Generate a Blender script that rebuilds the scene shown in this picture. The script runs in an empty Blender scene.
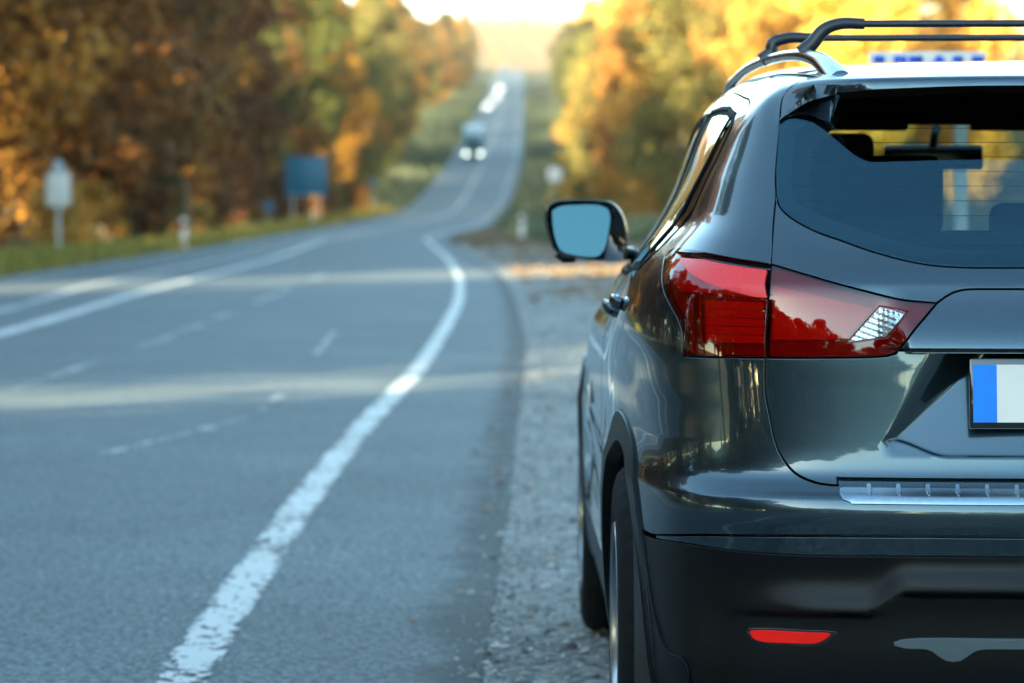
import bpy, bmesh, math, random
import numpy as np
from mathutils import Vector, Matrix
from mathutils.geometry import delaunay_2d_cdt

# ------------------------------------------------------------------ camera
FPX, VPX, HPY, CAMZ = 3245.0, 501.0, 204.0, 1.227
scn = bpy.context.scene
cam_data = bpy.data.cameras.new('camera')
cam = bpy.data.objects.new('camera', cam_data)
scn.collection.objects.link(cam)
scn.camera = cam
cam.location = (0, 0, CAMZ)
cam.rotation_euler = (math.radians(90), 0, 0)
cam_data.sensor_width = 36
cam_data.lens = FPX / 1024 * 36
cam_data.shift_x = (512 - VPX) / 1024
cam_data.shift_y = -(341.5 - HPY) / 1024
cam_data.clip_start = 0.1
cam_data.clip_end = 20000
cam_data.dof.use_dof = True
cam_data.dof.focus_distance = 6.05
cam_data.dof.aperture_fstop = 4.6
cam_data.dof.aperture_blades = 0

# ------------------------------------------------------------------ light
SUN_EL, SUN_TRAVEL = math.radians(14), (0.60, 0.80)      # light travels forward and to the right
world = bpy.data.worlds.new('World')
scn.world = world
world.use_nodes = True
wn = world.node_tree
bg = wn.nodes['Background']
sky = wn.nodes.new('ShaderNodeTexSky')
sky.sky_type = 'NISHITA'
sky.sun_disc = False
sky.sun_elevation = SUN_EL
sky.sun_rotation = math.atan2(-SUN_TRAVEL[0], -SUN_TRAVEL[1])
sky.air_density = 1.0
sky.dust_density = 0.6
sky.ozone_density = 1.3
wn.links.new(sky.outputs[0], bg.inputs[0])
bg.inputs[1].default_value = 0.115
sl = bpy.data.lights.new('sun', 'SUN')
sun = bpy.data.objects.new('sun', sl)
scn.collection.objects.link(sun)
sl.energy = 5.0
sl.angle = math.radians(0.5)
sl.color = (1.0, 0.77, 0.50)
ce = math.cos(SUN_EL)
sun.rotation_euler = Vector((SUN_TRAVEL[0] * ce, SUN_TRAVEL[1] * ce, -math.sin(SUN_EL))).to_track_quat('-Z', 'Y').to_euler()

scn.view_settings.view_transform = 'Standard'
scn.view_settings.look = 'None'
scn.view_settings.gamma = 1
scn.view_settings.use_curve_mapping = False
scn.view_settings.exposure = 2.95
scn.view_settings.use_white_balance = True
scn.view_settings.white_balance_temperature = 5950
scn.view_settings.white_balance_tint = -11
scn.cycles.max_bounces = 10
scn.cycles.transparent_max_bounces = 24
scn.cycles.volume_bounces = 0
scn.cycles.use_denoising = True
scn.cycles.sample_clamp_indirect = 6

# ------------------------------------------------------------------ helpers
def link(o, parent=None):
    scn.collection.objects.link(o)
    if parent is not None:
        o.parent = parent
    return o

def tag(o, label=None, cat=None, group=None, kind=None):
    if label: o['label'] = label
    if cat: o['category'] = cat
    if group: o['group'] = group
    if kind: o['kind'] = kind
    return o

def empty(name, loc, rz=0, parent=None):
    o = bpy.data.objects.new(name, None)
    o.location = loc
    o.rotation_euler = (0, 0, rz)
    o.empty_display_size = 0.2
    return link(o, parent)

def node_mat(name):
    m = bpy.data.materials.new(name)
    m.use_nodes = True
    nt = m.node_tree
    return m, nt, nt.nodes['Principled BSDF']

def mat(name, col, rough=0.5, metal=0.0, coat=0.0, var=0.15, scale=30.0, bump=0.0, bscale=None, spec=0.5, coatr=0.03, emit=None, emits=0):
    m, nt, p = node_mat(name)
    p.inputs['Metallic'].default_value = metal
    p.inputs['Roughness'].default_value = rough
    p.inputs['Coat Weight'].default_value = coat
    p.inputs['Coat Roughness'].default_value = coatr
    p.inputs['Specular IOR Level'].default_value = spec
    tc = nt.nodes.new('ShaderNodeTexCoord')
    nz = nt.nodes.new('ShaderNodeTexNoise')
    nz.inputs['Scale'].default_value = scale
    nz.inputs['Detail'].default_value = 4
    nt.links.new(tc.outputs['Object'], nz.inputs['Vector'])
    mx = nt.nodes.new('ShaderNodeMix'); mx.data_type = 'RGBA'
    mx.inputs[6].default_value = (*[c * (1 - var) for c in col], 1)
    mx.inputs[7].default_value = (*[min(1, c * (1 + var)) for c in col], 1)
    nt.links.new(nz.outputs[0], mx.inputs[0])
    nt.links.new(mx.outputs[2], p.inputs['Base Color'])
    if bump:
        nb = nt.nodes.new('ShaderNodeTexNoise')
        nb.inputs['Scale'].default_value = bscale or scale
        nb.inputs['Detail'].default_value = 3
        nt.links.new(tc.outputs['Object'], nb.inputs['Vector'])
        b = nt.nodes.new('ShaderNodeBump')
        b.inputs['Strength'].default_value = bump
        b.inputs['Distance'].default_value = 0.01
        nt.links.new(nb.outputs[0], b.inputs['Height'])
        nt.links.new(b.outputs[0], p.inputs['Normal'])
    if emit:
        p.inputs['Emission Color'].default_value = (*emit, 1)
        p.inputs['Emission Strength'].default_value = emits
    return m

def glass_mat(name, tint, ior=1.5, lines=None, rough=0.0, coatc=(1, 1, 1)):
    m = bpy.data.materials.new(name)
    m.use_nodes = True
    nt = m.node_tree
    nt.nodes.clear()
    out = nt.nodes.new('ShaderNodeOutputMaterial')
    tr = nt.nodes.new('ShaderNodeBsdfTransparent')
    gl = nt.nodes.new('ShaderNodeBsdfGlossy')
    gl.inputs['Roughness'].default_value = rough
    gl.inputs['Color'].default_value = (*coatc, 1)
    fr = nt.nodes.new('ShaderNodeFresnel')
    ge = nt.nodes.new('ShaderNodeNewGeometry')
    mi_ = nt.nodes.new('ShaderNodeMix'); mi_.inputs[2].default_value = ior; mi_.inputs[3].default_value = 1/ior
    nt.links.new(ge.outputs['Backfacing'], mi_.inputs[0]); nt.links.new(mi_.outputs[0], fr.inputs['IOR'])
    mx = nt.nodes.new('ShaderNodeMixShader')
    nt.links.new(fr.outputs[0], mx.inputs[0])
    nt.links.new(tr.outputs[0], mx.inputs[1])
    nt.links.new(gl.outputs[0], mx.inputs[2])
    nt.links.new(mx.outputs[0], out.inputs[0])
    tr.inputs[0].default_value = (*tint, 1)
    if lines:
        tc = nt.nodes.new('ShaderNodeTexCoord')
        sx = nt.nodes.new('ShaderNodeSeparateXYZ')
        nt.links.new(tc.outputs['Object'], sx.inputs[0])
        a = nt.nodes.new('ShaderNodeMath'); a.operation = 'MULTIPLY'; a.inputs[1].default_value = 1 / lines
        f = nt.nodes.new('ShaderNodeMath'); f.operation = 'FRACT'
        c = nt.nodes.new('ShaderNodeMath'); c.operation = 'LESS_THAN'; c.inputs[1].default_value = 0.07
        nt.links.new(sx.outputs[2], a.inputs[0]); nt.links.new(a.outputs[0], f.inputs[0]); nt.links.new(f.outputs[0], c.inputs[0])
        m2 = nt.nodes.new('ShaderNodeMix'); m2.data_type = 'RGBA'
        m2.inputs[6].default_value = (*tint, 1)
        m2.inputs[7].default_value = (*[t * .45 for t in tint], 1)
        nt.links.new(c.outputs[0], m2.inputs[0])
        nt.links.new(m2.outputs[2], tr.inputs[0])
    return m

M = {}
def paint_mat():
    m, nt, p = node_mat('gunmetal_paint')
    p.inputs['Metallic'].default_value = 0.85
    p.inputs['Roughness'].default_value = 0.25
    p.inputs['Coat Weight'].default_value = 1.0
    p.inputs['Coat Roughness'].default_value = 0.015
    p.inputs['Coat IOR'].default_value = 1.55
    tc = nt.nodes.new('ShaderNodeTexCoord')
    v = nt.nodes.new('ShaderNodeTexVoronoi'); v.inputs['Scale'].default_value = 2500
    nt.links.new(tc.outputs['Object'], v.inputs['Vector'])
    mx = nt.nodes.new('ShaderNodeMix'); mx.data_type = 'RGBA'
    mx.inputs[6].default_value = (0.022, 0.040, 0.052, 1)
    mx.inputs[7].default_value = (0.048, 0.078, 0.098, 1)
    nt.links.new(v.outputs[1], mx.inputs[0])
    nt.links.new(mx.outputs[2], p.inputs['Base Color'])
    nz = nt.nodes.new('ShaderNodeTexNoise'); nz.inputs['Scale'].default_value = 6; nz.inputs['Detail'].default_value = 6
    nt.links.new(tc.outputs['Object'], nz.inputs['Vector'])
    mr = nt.nodes.new('ShaderNodeMapRange')
    mr.inputs[1].default_value = .35; mr.inputs[2].default_value = .75
    mr.inputs[3].default_value = .01; mr.inputs[4].default_value = .05
    nt.links.new(nz.outputs[0], mr.inputs[0])
    nt.links.new(mr.outputs[0], p.inputs['Coat Roughness'])
    return m
M['paint'] = paint_mat()
M['black_plastic'] = mat('grained_black_plastic', (0.0022, 0.0024, 0.0026), 0.33, bump=.15, bscale=900, var=.2, spec=.26)
M['gloss_black'] = mat('gloss_black', (0.006, 0.006, 0.007), 0.12, coat=.6)
M['matt_black'] = mat('matt_black_trim', (0.004, 0.004, 0.005), 0.7, spec=.12)
M['rubber'] = mat('tyre_rubber', (0.006, 0.006, 0.006), 0.8, bump=.2, bscale=200, var=.3, spec=.2)
M['seal'] = mat('rubber_seal', (0.008, 0.008, 0.008), 0.5)
M['alloy'] = mat('alloy_metal', (0.42, 0.43, 0.45), 0.28, metal=1, coat=.3)
M['steel_pad'] = mat('brushed_steel', (0.36, 0.42, 0.46), 0.28, metal=1, scale=80)
M['silver_paint'] = mat('silver_skid_paint', (0.10, 0.125, 0.135), 0.42, metal=.4)
M['rail'] = mat('satin_rail_metal', (0.62, 0.66, 0.70), 0.2, metal=1)
M['bar'] = mat('black_bar_coating', (0.012, 0.014, 0.017), 0.32)
M['fabric'] = mat('dark_seat_fabric', (0.02, 0.022, 0.025), 0.85, bump=.3, bscale=300)
M['headliner'] = mat('dark_headliner', (0.02, 0.02, 0.022), 0.9)
M['trim'] = mat('interior_trim', (0.012, 0.013, 0.015), 0.7)
M['mirror'] = mat('mirror_silver', (0.045, 0.082, 0.098), 0.02, metal=1, var=.01)
M['rear_glass'] = glass_mat('tinted_rear_glass', (0.30, 0.385, 0.41), 1.75, lines=0.028, coatc=(.45, .80, 1))
M['side_glass'] = glass_mat('side_glass', (0.25, 0.3, 0.3), 1.6)
M['wind_glass'] = glass_mat('windshield_glass', (0.82, 0.90, 0.84))
M['lens_red'] = glass_mat('red_lens', (0.58, 0.018, 0.015), 1.6, rough=.01)
M['lens_smoke'] = glass_mat('smoked_red_lens', (0.30, 0.012, 0.01), 1.6, rough=.01)
M['lens_clear'] = glass_mat('clear_lens', (0.9, 0.93, 0.95), 1.5)
M['lamp_red'] = mat('red_reflector', (0.80, 0.03, 0.03), 0.3, scale=300, var=.3)
M['lamp_chrome'] = mat('lamp_chrome', (0.55, 0.58, 0.62), 0.25, metal=1)
M['lamp_dark'] = mat('dark_lamp_housing', (0.30, 0.03, 0.03), 0.4)
M['red_plastic'] = mat('red_retro_reflector', (0.92, 0.006, 0.004), 0.35, coat=0, spec=.25, emit=(1, .03, .01), emits=0.0)
M['plate_white'] = mat('plate_white', (0.82, 0.74, 0.66), 0.35, scale=8, var=.05)
M['plate_blue'] = mat('plate_blue', (0.0, 0.20, 0.80), 0.35)
# ------------------------------------------------------------------ car surface
def spl(xs, ys):
    xs = np.array(xs, float); ys = np.array(ys, float)
    h = np.diff(xs); d = np.diff(ys) / h
    m = np.zeros_like(ys)
    for i in range(1, len(xs) - 1):
        if d[i-1] * d[i] > 0:
            w1 = 2*h[i] + h[i-1]; w2 = h[i] + 2*h[i-1]
            m[i] = (w1 + w2) / (w1/d[i-1] + w2/d[i])
    m[0], m[-1] = d[0], d[-1]
    def f(q):
        q = np.clip(np.asarray(q, float), xs[0], xs[-1])
        i = np.clip(np.searchsorted(xs, q) - 1, 0, len(h) - 1)
        t = (q - xs[i]) / h[i]
        return ((2*t**3 - 3*t**2 + 1)*ys[i] + (t**3 - 2*t**2 + t)*h[i]*m[i]
                + (-2*t**3 + 3*t**2)*ys[i+1] + (t**3 - t**2)*h[i]*m[i+1])
    return f

def sst(a, b, x):
    t = np.clip((x - a) / (b - a), 0, 1)
    return t * t * (3 - 2 * t)

Y0 = spl([.15, .20, .27, .34, .40, .44, .47, .50, .53, .56, .59, .62, .64, .66, .684, .700, .718, .732, .76, .80, .88, .94, .975, 1.0, 1.04, 1.075, 1.09, 1.108, 1.125, 1.2, 1.3, 1.4, 1.5, 1.56],
         [.24, .16, .085, .055, .046, .043, .040, .035, .030, .024, .017, .010, .005, .003, .008, .028, .046, .053, .0585, .063, .0695, .0735, .077, .080, .086, .095, .106, .122, .140, .194, .274, .355, .430, .470])
W = spl([.15, .25, .35, .5, .62, .68, .72, .76, .85, .92, .98, 1.03, 1.07, 1.11, 1.15, 1.2, 1.3, 1.4, 1.5, 1.56, 1.62],
        [.82, .862, .882, .893, .897, .897, .890, .887, .886, .879, .863, .846, .836, .824, .800, .765, .708, .664, .612, .572, .52])
ZLIP = spl([0, .2, .35, .47, .523, .55, .587, .65, .8], [1.4495, 1.449, 1.445, 1.438, 1.427, 1.412, 1.384, 1.33, 1.2])
ZT = spl([0, .24, .30, .42, .6, 1.0, 1.6, 2.1, 2.35, 2.5, 3.0, 3.32, 3.42, 3.7, 4.1, 4.3, 4.5],
         [1.462, 1.470, 1.476, 1.489, 1.506, 1.531, 1.547, 1.538, 1.508, 1.455, 1.215, 1.06, 1.045, 1.01, .93, .84, .60])
YF = spl([.2, .3, .45, .6, .75, .85, .95, 1.1], [4.22, 4.30, 4.36, 4.37, 4.35, 4.30, 4.20, 4.0])
RAD = spl([.2, .5, .7, 1.0, 1.15, 1.3, 1.5, 1.6], [.22, .34, .36, .34, .30, .26, .20, .18])
WHEELS_Y = (.80, 3.45)

def smin(a, b, r):
    h = np.maximum(r - np.abs(a - b), 0) / r
    return np.minimum(a, b) - h*h*h*r/6

def y_rear(x, z, feat=True):
    ax = np.minimum(np.abs(x), 1.0)
    k2 = .15 + .05*sst(1.05, 1.3, z)
    y = Y0(z) + k2*ax**2
    # overhanging lip of the strip across the tailgate
    g = np.where(z > .9590, 1.0, sst(.9555, .9590, z)) * (1 - sst(.958, 1.078, z)*1.0)
    y = y - .040*g*(1 - sst(.37, .43, ax))
    # spoiler over the rear window
    zl = ZLIP(ax)
    sp = sst(-.006, 0, z - zl) * (1 - sst(.42, .60, ax))
    y = y - sp*(.138 + .75*np.maximum(z - zl, 0))
    if feat:
        # plate recess
        t = np.clip((z - .805)/(.95 - .805), -.12, 1)
        xm = .395 + (.275 - .395)*t
        wb = .016 + .050*np.clip(t, 0, 1)
        m = sst(-wb, wb, xm - ax)
        zbt = .757 + .030*sst(.30, .405, ax)
        dep = .004*sst(0, .009, z - zbt) + .048*np.clip((z - .762)/(.95 - .762), 0, 1)
        y = y + m*dep*np.where(z < .9590, 1.0, 0.0)
        # sculpted ridge of the black bumper
        zr = .478 + .040*sst(-.455, -.375, -ax)
        ridge = np.where(z > zr, np.exp(-((z - zr)/.035)**2), 1.0)
        inner = 1 - sst(.55, .72, ax)
        y = y - .026*ridge*inner*(1 - sst(.545, .60, z)) + .040*sst(0, .016, zr - z)*inner
    return y

HAUNCH = spl([.78, .85, .92, .98, 1.03, 1.07, 1.11, 1.15, 1.21, 1.3], [0, .004, .014, .030, .040, .038, .030, .017, 0, 0])
def side_half(y, z, feat=True):
    w = W(z + .09*sst(1.0, 2.6, y)*sst(.90, 1.0, z)*(1 - sst(1.25, 1.5, z)))
    w = w + HAUNCH(z)*(1 - sst(.5, 1.6, y))
    tp = .110 - .010*sst(1.12, 1.32, z)
    yr_ = 1.35 - .45*sst(1.12, 1.3, z)
    w = w - tp*(np.maximum(yr_ - y, 0)/yr_)**2 - .10*(np.maximum(y - 3.3, 0)/1.0)**2
    if feat:
        for yc in WHEELS_Y:
            d = np.sqrt((y - yc)**2 + (z - .345)**2)
            w = w + .006*(1 - sst(.43, .60, d))*sst(.2, .3, z)
        w = w - .016*np.exp(-((z - .60)/.10)**2)*sst(1.3, 1.6, y)*(1 - sst(2.7, 3.0, y))
        w = w + .006*np.exp(-((z - (.50 + .10*(y - 1.3)))/.03)**2)*sst(1.35, 1.6, y)*(1 - sst(2.7, 3.0, y))
    return w

def top_z(x, y):
    c = .040 + .085*sst(2.3, 2.7, y)
    return ZT(y) - c*np.minimum(np.abs(x), .9)**2

def field(p, feat=True):
    x, y, z = p[..., 0], p[..., 1], p[..., 2]
    ax = np.abs(x)
    Dr = y - y_rear(x, z, feat)
    Df = YF(z) - .16*ax**2 - y
    Ds = side_half(y, z, feat) - ax
    Dt = top_z(x, y) - z
    A = smin(Dr, Dt, .030)
    B = smin(A, Df, .12)
    return smin(B, Ds, RAD(z))

def normals(p):
    e = .0008
    g = np.zeros_like(p)
    for k in range(3):
        d = np.zeros(3); d[k] = e
        g[:, k] = field(p + d) - field(p - d)
    g = -g
    return g / np.maximum(np.linalg.norm(g, axis=1, keepdims=True), 1e-9)

def newton(P, d, off=0.0, it=16):
    P = np.array(P, float); d = np.array(d, float)
    t = np.zeros(len(P)); e = 2e-4
    best = np.full(len(P), 1e9); bt = t.copy()
    for _ in range(it):
        q = P + d*t[:, None]
        f0 = field(q) - off
        u_ = np.abs(f0) < best
        best[u_] = np.abs(f0)[u_]; bt[u_] = t[u_]
        f1 = field(q + d*e) - off
        s = np.maximum((f1 - f0)/e, .15)
        t = t - np.clip(f0/s, -.4, .4)
    return P + d*bt[:, None]

# domain projections: (to 2-D, start point, direction)
R2 = math.sqrt(.5)
def _start_D(uv):
    u, v = uv[:, 0], uv[:, 1]
    y = np.where(u < -.95, -.95 - u, 0.0)
    return np.stack([u + y, y, v], 1)
def _start_F(uv):
    u, v = uv[:, 0], uv[:, 1]      # u = x + y
    y = np.where(u < 3.35, u + .95, 4.3)
    return np.stack([u - y, y, v], 1)
PROJ = {
    'D': (lambda p: np.stack([p[:, 0] - p[:, 1], p[:, 2]], 1), _start_D, (R2, R2, 0)),
    'F': (lambda p: np.stack([p[:, 0] + p[:, 1], p[:, 2]], 1), _start_F, (R2, -R2, 0)),
    'R': (lambda p: p[:, [0, 2]].copy(), lambda uv: np.stack([uv[:, 0], np.zeros(len(uv)), uv[:, 1]], 1), (0, 1, 0)),
    'S': (lambda p: p[:, [1, 2]].copy(), lambda uv: np.stack([np.full(len(uv), -.9), uv[:, 0], uv[:, 1]], 1), (1, 0, 0)),
    'T': (lambda p: p[:, [0, 1]].copy(), lambda uv: np.stack([uv[:, 0], uv[:, 1], np.full(len(uv), 1.5)], 1), (0, 0, -1)),
    'K': (lambda p: np.stack([p[:, 0], p[:, 1] + p[:, 2]], 1), lambda uv: np.stack([uv[:, 0], (uv[:, 1] - 1.5)*.5, (uv[:, 1] + 1.5)*.5], 1), (0, R2, -R2)),
}
def lift(uv, proj, off=0.0):
    uv = np.atleast_2d(np.array(uv, float))
    _, st, d = PROJ[proj]
    return newton(st(uv), d, off)

CAR_X, CAR_Y = 1.124, 5.9
def seen(pts):
    """measured outline points of the rear quarter, carried onto the body surface"""
    pts = np.atleast_2d(np.array(pts, float))
    o = np.array([-CAR_X, -CAR_Y, CAMZ])
    d = np.stack([(pts[:, 0] - VPX)/FPX, np.ones(len(pts)), -(pts[:, 1] - HPY)/FPX], 1)
    out = np.zeros((len(pts), 3))
    ts = np.arange(5.6, 10.5, .01)
    for i in range(len(pts)):
        q = o + d[i]*ts[:, None]
        f = field(q)
        k = int(np.argmax(f > 0))
        if f[k] <= 0:
            k = int(np.argmax(f))
        a, b = ts[max(k-1, 0)], ts[k]
        for _ in range(20):
            mth = (a + b)/2
            if field((o + d[i]*mth)[None])[0] > 0: b = mth
            else: a = mth
        out[i] = o + d[i]*b
    return out

def curve(pts, step=.01, smooth=True):
    """smooth 3-D curve through points"""
    P = np.array(pts, float)
    if len(P) == 2 or not smooth:
        res = []
        for a, b in zip(P[:-1], P[1:]):
            n = max(1, int(np.linalg.norm(b - a)/step))
            res += [a + (b - a)*k/n for k in range(n)]
        res.append(P[-1]); return np.array(res)
    Q = np.vstack([2*P[0] - P[1], P, 2*P[-1] - P[-2]])
    res = []
    for i in range(1, len(Q) - 2):
        p0, p1, p2, p3 = Q[i-1], Q[i], Q[i+1], Q[i+2]
        n = max(1, int(np.linalg.norm(p2 - p1)/step))
        t0, t1, t2 = (np.linalg.norm(p1-p0)+1e-6)**.5, (np.linalg.norm(p2-p1)+1e-6)**.5, (np.linalg.norm(p3-p2)+1e-6)**.5
        m1 = (p2-p1) + t1*((p1-p0)/t0 - (p2-p0)/(t0+t1))
        m2 = (p2-p1) + t1*((p3-p2)/t2 - (p3-p1)/(t1+t2))
        for k in range(n):
            t = k/n
            res.append((2*t**3-3*t**2+1)*p1 + (t**3-2*t**2+t)*m1 + (-2*t**3+3*t**2)*p2 + (t**3-t**2)*m2)
    res.append(P[-1])
    return np.array(res)

def chain(*segs):
    out = []
    for s in segs:
        for p in s:
            if not out or np.linalg.norm(np.array(out[-1]) - p) > 2e-3:
                out.append(np.array(p))
    if np.linalg.norm(out[0] - out[-1]) < 2e-3: out.pop()
    return np.array(out)

def inside(poly, q):
    x, y = q[:, 0], q[:, 1]
    r = np.zeros(len(q), bool)
    n = len(poly)
    for i in range(n):
        x0, y0 = poly[i]; x1, y1 = poly[(i+1) % n]
        c = ((y0 > y) != (y1 > y))
        with np.errstate(divide='ignore', invalid='ignore'):
            xi = (x1 - x0)*(y - y0)/(y1 - y0) + x0
        r ^= c & (x < xi)
    return r

def edge_dist(poly, q):
    best = np.full(len(q), 1e9)
    n = len(poly)
    for i in range(n):
        a = poly[i]; b = poly[(i+1) % n]; ab = b - a
        t = np.clip(((q - a) @ ab)/max(ab @ ab, 1e-12), 0, 1)
        best = np.minimum(best, np.linalg.norm(q - (a + t[:, None]*ab), axis=1))
    return best

SHARED = []        # outline points where two panels meet without a gap

class MB:
    """collects patches with their own normals, then links them as one mesh"""
    def __init__(s): s.v, s.f, s.n, s.mi = [], [], [], []
    def add(s, v, f, n, mi=0):
        o = len(s.v)
        s.v += [tuple(a) for a in v]; s.n += [tuple(a) for a in n]
        s.f += [tuple(i + o for i in q) for q in f]; s.mi += [mi]*len(f)
    def mirrored(s):
        m = MB()
        m.v = [(-a, b, c) for a, b, c in s.v]; m.n = [(-a, b, c) for a, b, c in s.n]
        m.f = [tuple(reversed(q)) for q in s.f]; m.mi = list(s.mi)
        return m
    def both(s):
        r = s.mirrored(); o = len(s.v)
        s.v += r.v; s.n += r.n; s.f += [tuple(i + o for i in q) for q in r.f]; s.mi += r.mi
        return s
    def build(s, name, mats, parent):
        me = bpy.data.meshes.new(name)
        me.from_pydata(s.v, [], s.f)
        if not isinstance(mats, (list, tuple)): mats = [mats]
        for m_ in mats: me.materials.append(m_)
        me.polygons.foreach_set('material_index', s.mi)
        me.polygons.foreach_set('use_smooth', [True]*len(s.f))
        me.update()
        me.normals_split_custom_set_from_vertices(s.n)
        return link(bpy.data.objects.new(name, me), parent)

def offset_poly(P, g, pinned):
    """move the outline inward by g in its own plane"""
    area = .5*np.sum(P[:, 0]*np.roll(P[:, 1], -1) - np.roll(P[:, 0], -1)*P[:, 1])
    s = 1 if area > 0 else -1
    e1 = P - np.roll(P, 1, 0); e2 = np.roll(P, -1, 0) - P
    n1 = np.stack([-e1[:, 1], e1[:, 0]], 1); n2 = np.stack([-e2[:, 1], e2[:, 0]], 1)
    n1 /= np.maximum(np.linalg.norm(n1, axis=1, keepdims=True), 1e-9)
    n2 /= np.maximum(np.linalg.norm(n2, axis=1, keepdims=True), 1e-9)
    n = n1 + n2
    L = np.maximum(np.linalg.norm(n, axis=1, keepdims=True), .7)
    n = n/L/np.maximum(L/2, .6)
    Q = P + s*n*g
    Q[pinned] = P[pinned]
    return Q

def patch(mb, outline, proj, h=.012, gap=.0027, depth=.013, off=0.0, holes=(), mi=0, flange=.006, rim=True, hdepth=None, aspect=1.0, fine=None, extra=None):
    """panel cut from the body surface, with rounded and turned-in edges"""
    to2 = PROJ[proj][0]
    def prep(ol, g):
        P2 = to2(np.asarray(ol))
        pin = np.abs(np.asarray(ol)[:, 0]) < 1e-4
        if SHARED:
            for q_ in SHARED[0]: pin |= np.linalg.norm(np.asarray(ol) - q_, axis=1) < 1e-6
        return (offset_poly(P2, g, pin) if g else P2), pin
    P, pin = prep(outline, gap)
    H = [prep(hh, -gap) for hh in holes]
    lo, hi = P.min(0), P.max(0)
    gx = np.arange(lo[0], hi[0], h*aspect); gy = np.arange(lo[1], hi[1], h*.87)
    if fine is not None:
        gy = np.unique(np.concatenate([gy] + [np.arange(a, b, s_) for a, b, s_ in fine]))
    X, Y = np.meshgrid(gx, gy)
    X = X + (np.arange(len(gy)) % 2)[:, None]*h*aspect*.5
    G = np.stack([X.ravel(), Y.ravel()], 1)
    keep = inside(P, G); G = G[keep]
    G = G[edge_dist(P, G) > min(h*.45, .004 if fine is not None else 1)]
    if extra is not None:
        E_ = extra[inside(P, extra)]; E_ = E_[edge_dist(P, E_) > .0015]
        G = np.vstack([G, E_])
    for q, _ in H:
        G = G[~inside(q, G)]
        if len(G): G = G[edge_dist(q, G) > h*.45]
    allp = [P] + [q for q, _ in H]
    edges, base, loops = [], 0, []
    for q in allp:
        n = len(q)
        edges += [(base + i, base + (i+1) % n) for i in range(n)]
        loops.append(list(range(base, base + n))); base += n
    V2 = np.vstack(allp + [G]) if len(G) else np.vstack(allp)
    r = delaunay_2d_cdt([Vector(a) for a in V2.tolist()], edges, [], 0, 1e-7)
    ov = np.array([tuple(a) for a in r[0]]); of = r[2]
    # index of the original points
    back = {}
    for i, l in enumerate(r[3]):
        for k in l: back[k] = i
    cen = np.array([ov[list(f)].mean(0) for f in of])
    ok = inside(P, cen)
    for q, _ in H: ok &= ~inside(q, cen)
    faces = [list(f) for f, k in zip(of, ok) if k]
    V = lift(ov, proj, off)
    N = normals(V)
    # orientation
    d = np.array(PROJ[proj][2])
    fl = []
    for f in faces:
        a, b, c = V[f[0]], V[f[1]], V[f[2]]
        nn = np.cross(b - a, c - a)
        fl.append(f if nn @ d < 0 else f[::-1])
    v = [tuple(a) for a in V]; nrm = [tuple(a) for a in N]
    if rim:
        for li, loop in enumerate(loops):
            idx = [back[k] for k in loop]
            pn = (pin if li == 0 else H[li-1][1])
            C = V[idx]; Nn = N[idx]
            T = np.roll(C, -1, 0) - np.roll(C, 1, 0)
            T /= np.maximum(np.linalg.norm(T, axis=1, keepdims=True), 1e-9)
            O = np.cross(T, Nn)
            # outward side of the loop
            p2 = np.array(allp[li]); ar = .5*np.sum(p2[:, 0]*np.roll(p2[:, 1], -1) - np.roll(p2[:, 0], -1)*p2[:, 1])
            # test with one sample
            k0 = int(np.argmax(edge_dist(P, p2))) if li else 0
            cand = to2(C + O*.003); inn = inside(p2, cand)
            if inn.mean() > .5: O = -O
            if li: O = -O
            O[pn] = 0
            dd = depth if (li == 0 or hdepth is None) else hdepth
            rings = [(.0009, .0003, .5), (.0015, .0013, .95), (.0016, dd, 1.0), (.0016 + flange, dd, 0.0)]
            prev = idx
            for (o_, i_, w_) in rings:
                s0 = len(v)
                Q = C + O*o_ - Nn*i_
                nn = Nn*(1 - w_) + O*w_ if w_ > 0 else Nn
                nn = nn/np.maximum(np.linalg.norm(nn, axis=1, keepdims=True), 1e-9)
                v += [tuple(a) for a in Q]; nrm += [tuple(a) for a in nn]
                cur = list(range(s0, s0 + len(idx)))
                for j in range(len(idx)):
                    k = (j+1) % len(idx)
                    if pn[j] and pn[k]: continue
                    q = [prev[j], prev[k], cur[k], cur[j]]
                    a, b, c = np.array(v[q[0]]), np.array(v[q[1]]), np.array(v[q[3]])
                    fn = np.cross(b - a, c - a)
                    if fn @ np.array(nrm[q[3]]) < 0: q = q[::-1]
                    fl.append(q)
                prev = cur
    mb.add(v, fl, nrm, mi)

# ---- generic solid shapes with plain normals
def solid(name, verts, faces, m, parent, smooth=True, bevel=0, seg=2, sub=0):
    me = bpy.data.meshes.new(name)
    me.from_pydata([tuple(map(float, v)) for v in verts], [], faces)
    bm = bmesh.new(); bm.from_mesh(me)
    bmesh.ops.recalc_face_normals(bm, faces=bm.faces)
    if bevel:
        bmesh.ops.bevel(bm, geom=list(bm.edges), offset=bevel, segments=seg, profile=.6, affect='EDGES', clamp_overlap=True)
    bm.to_mesh(me); bm.free()
    me.polygons.foreach_set('use_smooth', [smooth]*len(me.polygons))
    me.materials.append(m)
    o = link(bpy.data.objects.new(name, me), parent)
    if smooth and bevel:
        me.set_sharp_from_angle(angle=math.radians(50))
    return o

def box_v(x0, x1, y0, y1, z0, z1):
    return ([(x0,y0,z0),(x1,y0,z0),(x1,y1,z0),(x0,y1,z0),(x0,y0,z1),(x1,y0,z1),(x1,y1,z1),(x0,y1,z1)],
            [(0,3,2,1),(4,5,6,7),(0,1,5,4),(1,2,6,5),(2,3,7,6),(3,0,4,7)])

def box(name, b, m, parent, bevel=.005):
    v, f = box_v(*b)
    return solid(name, v, f, m, parent, True, bevel)

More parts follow.
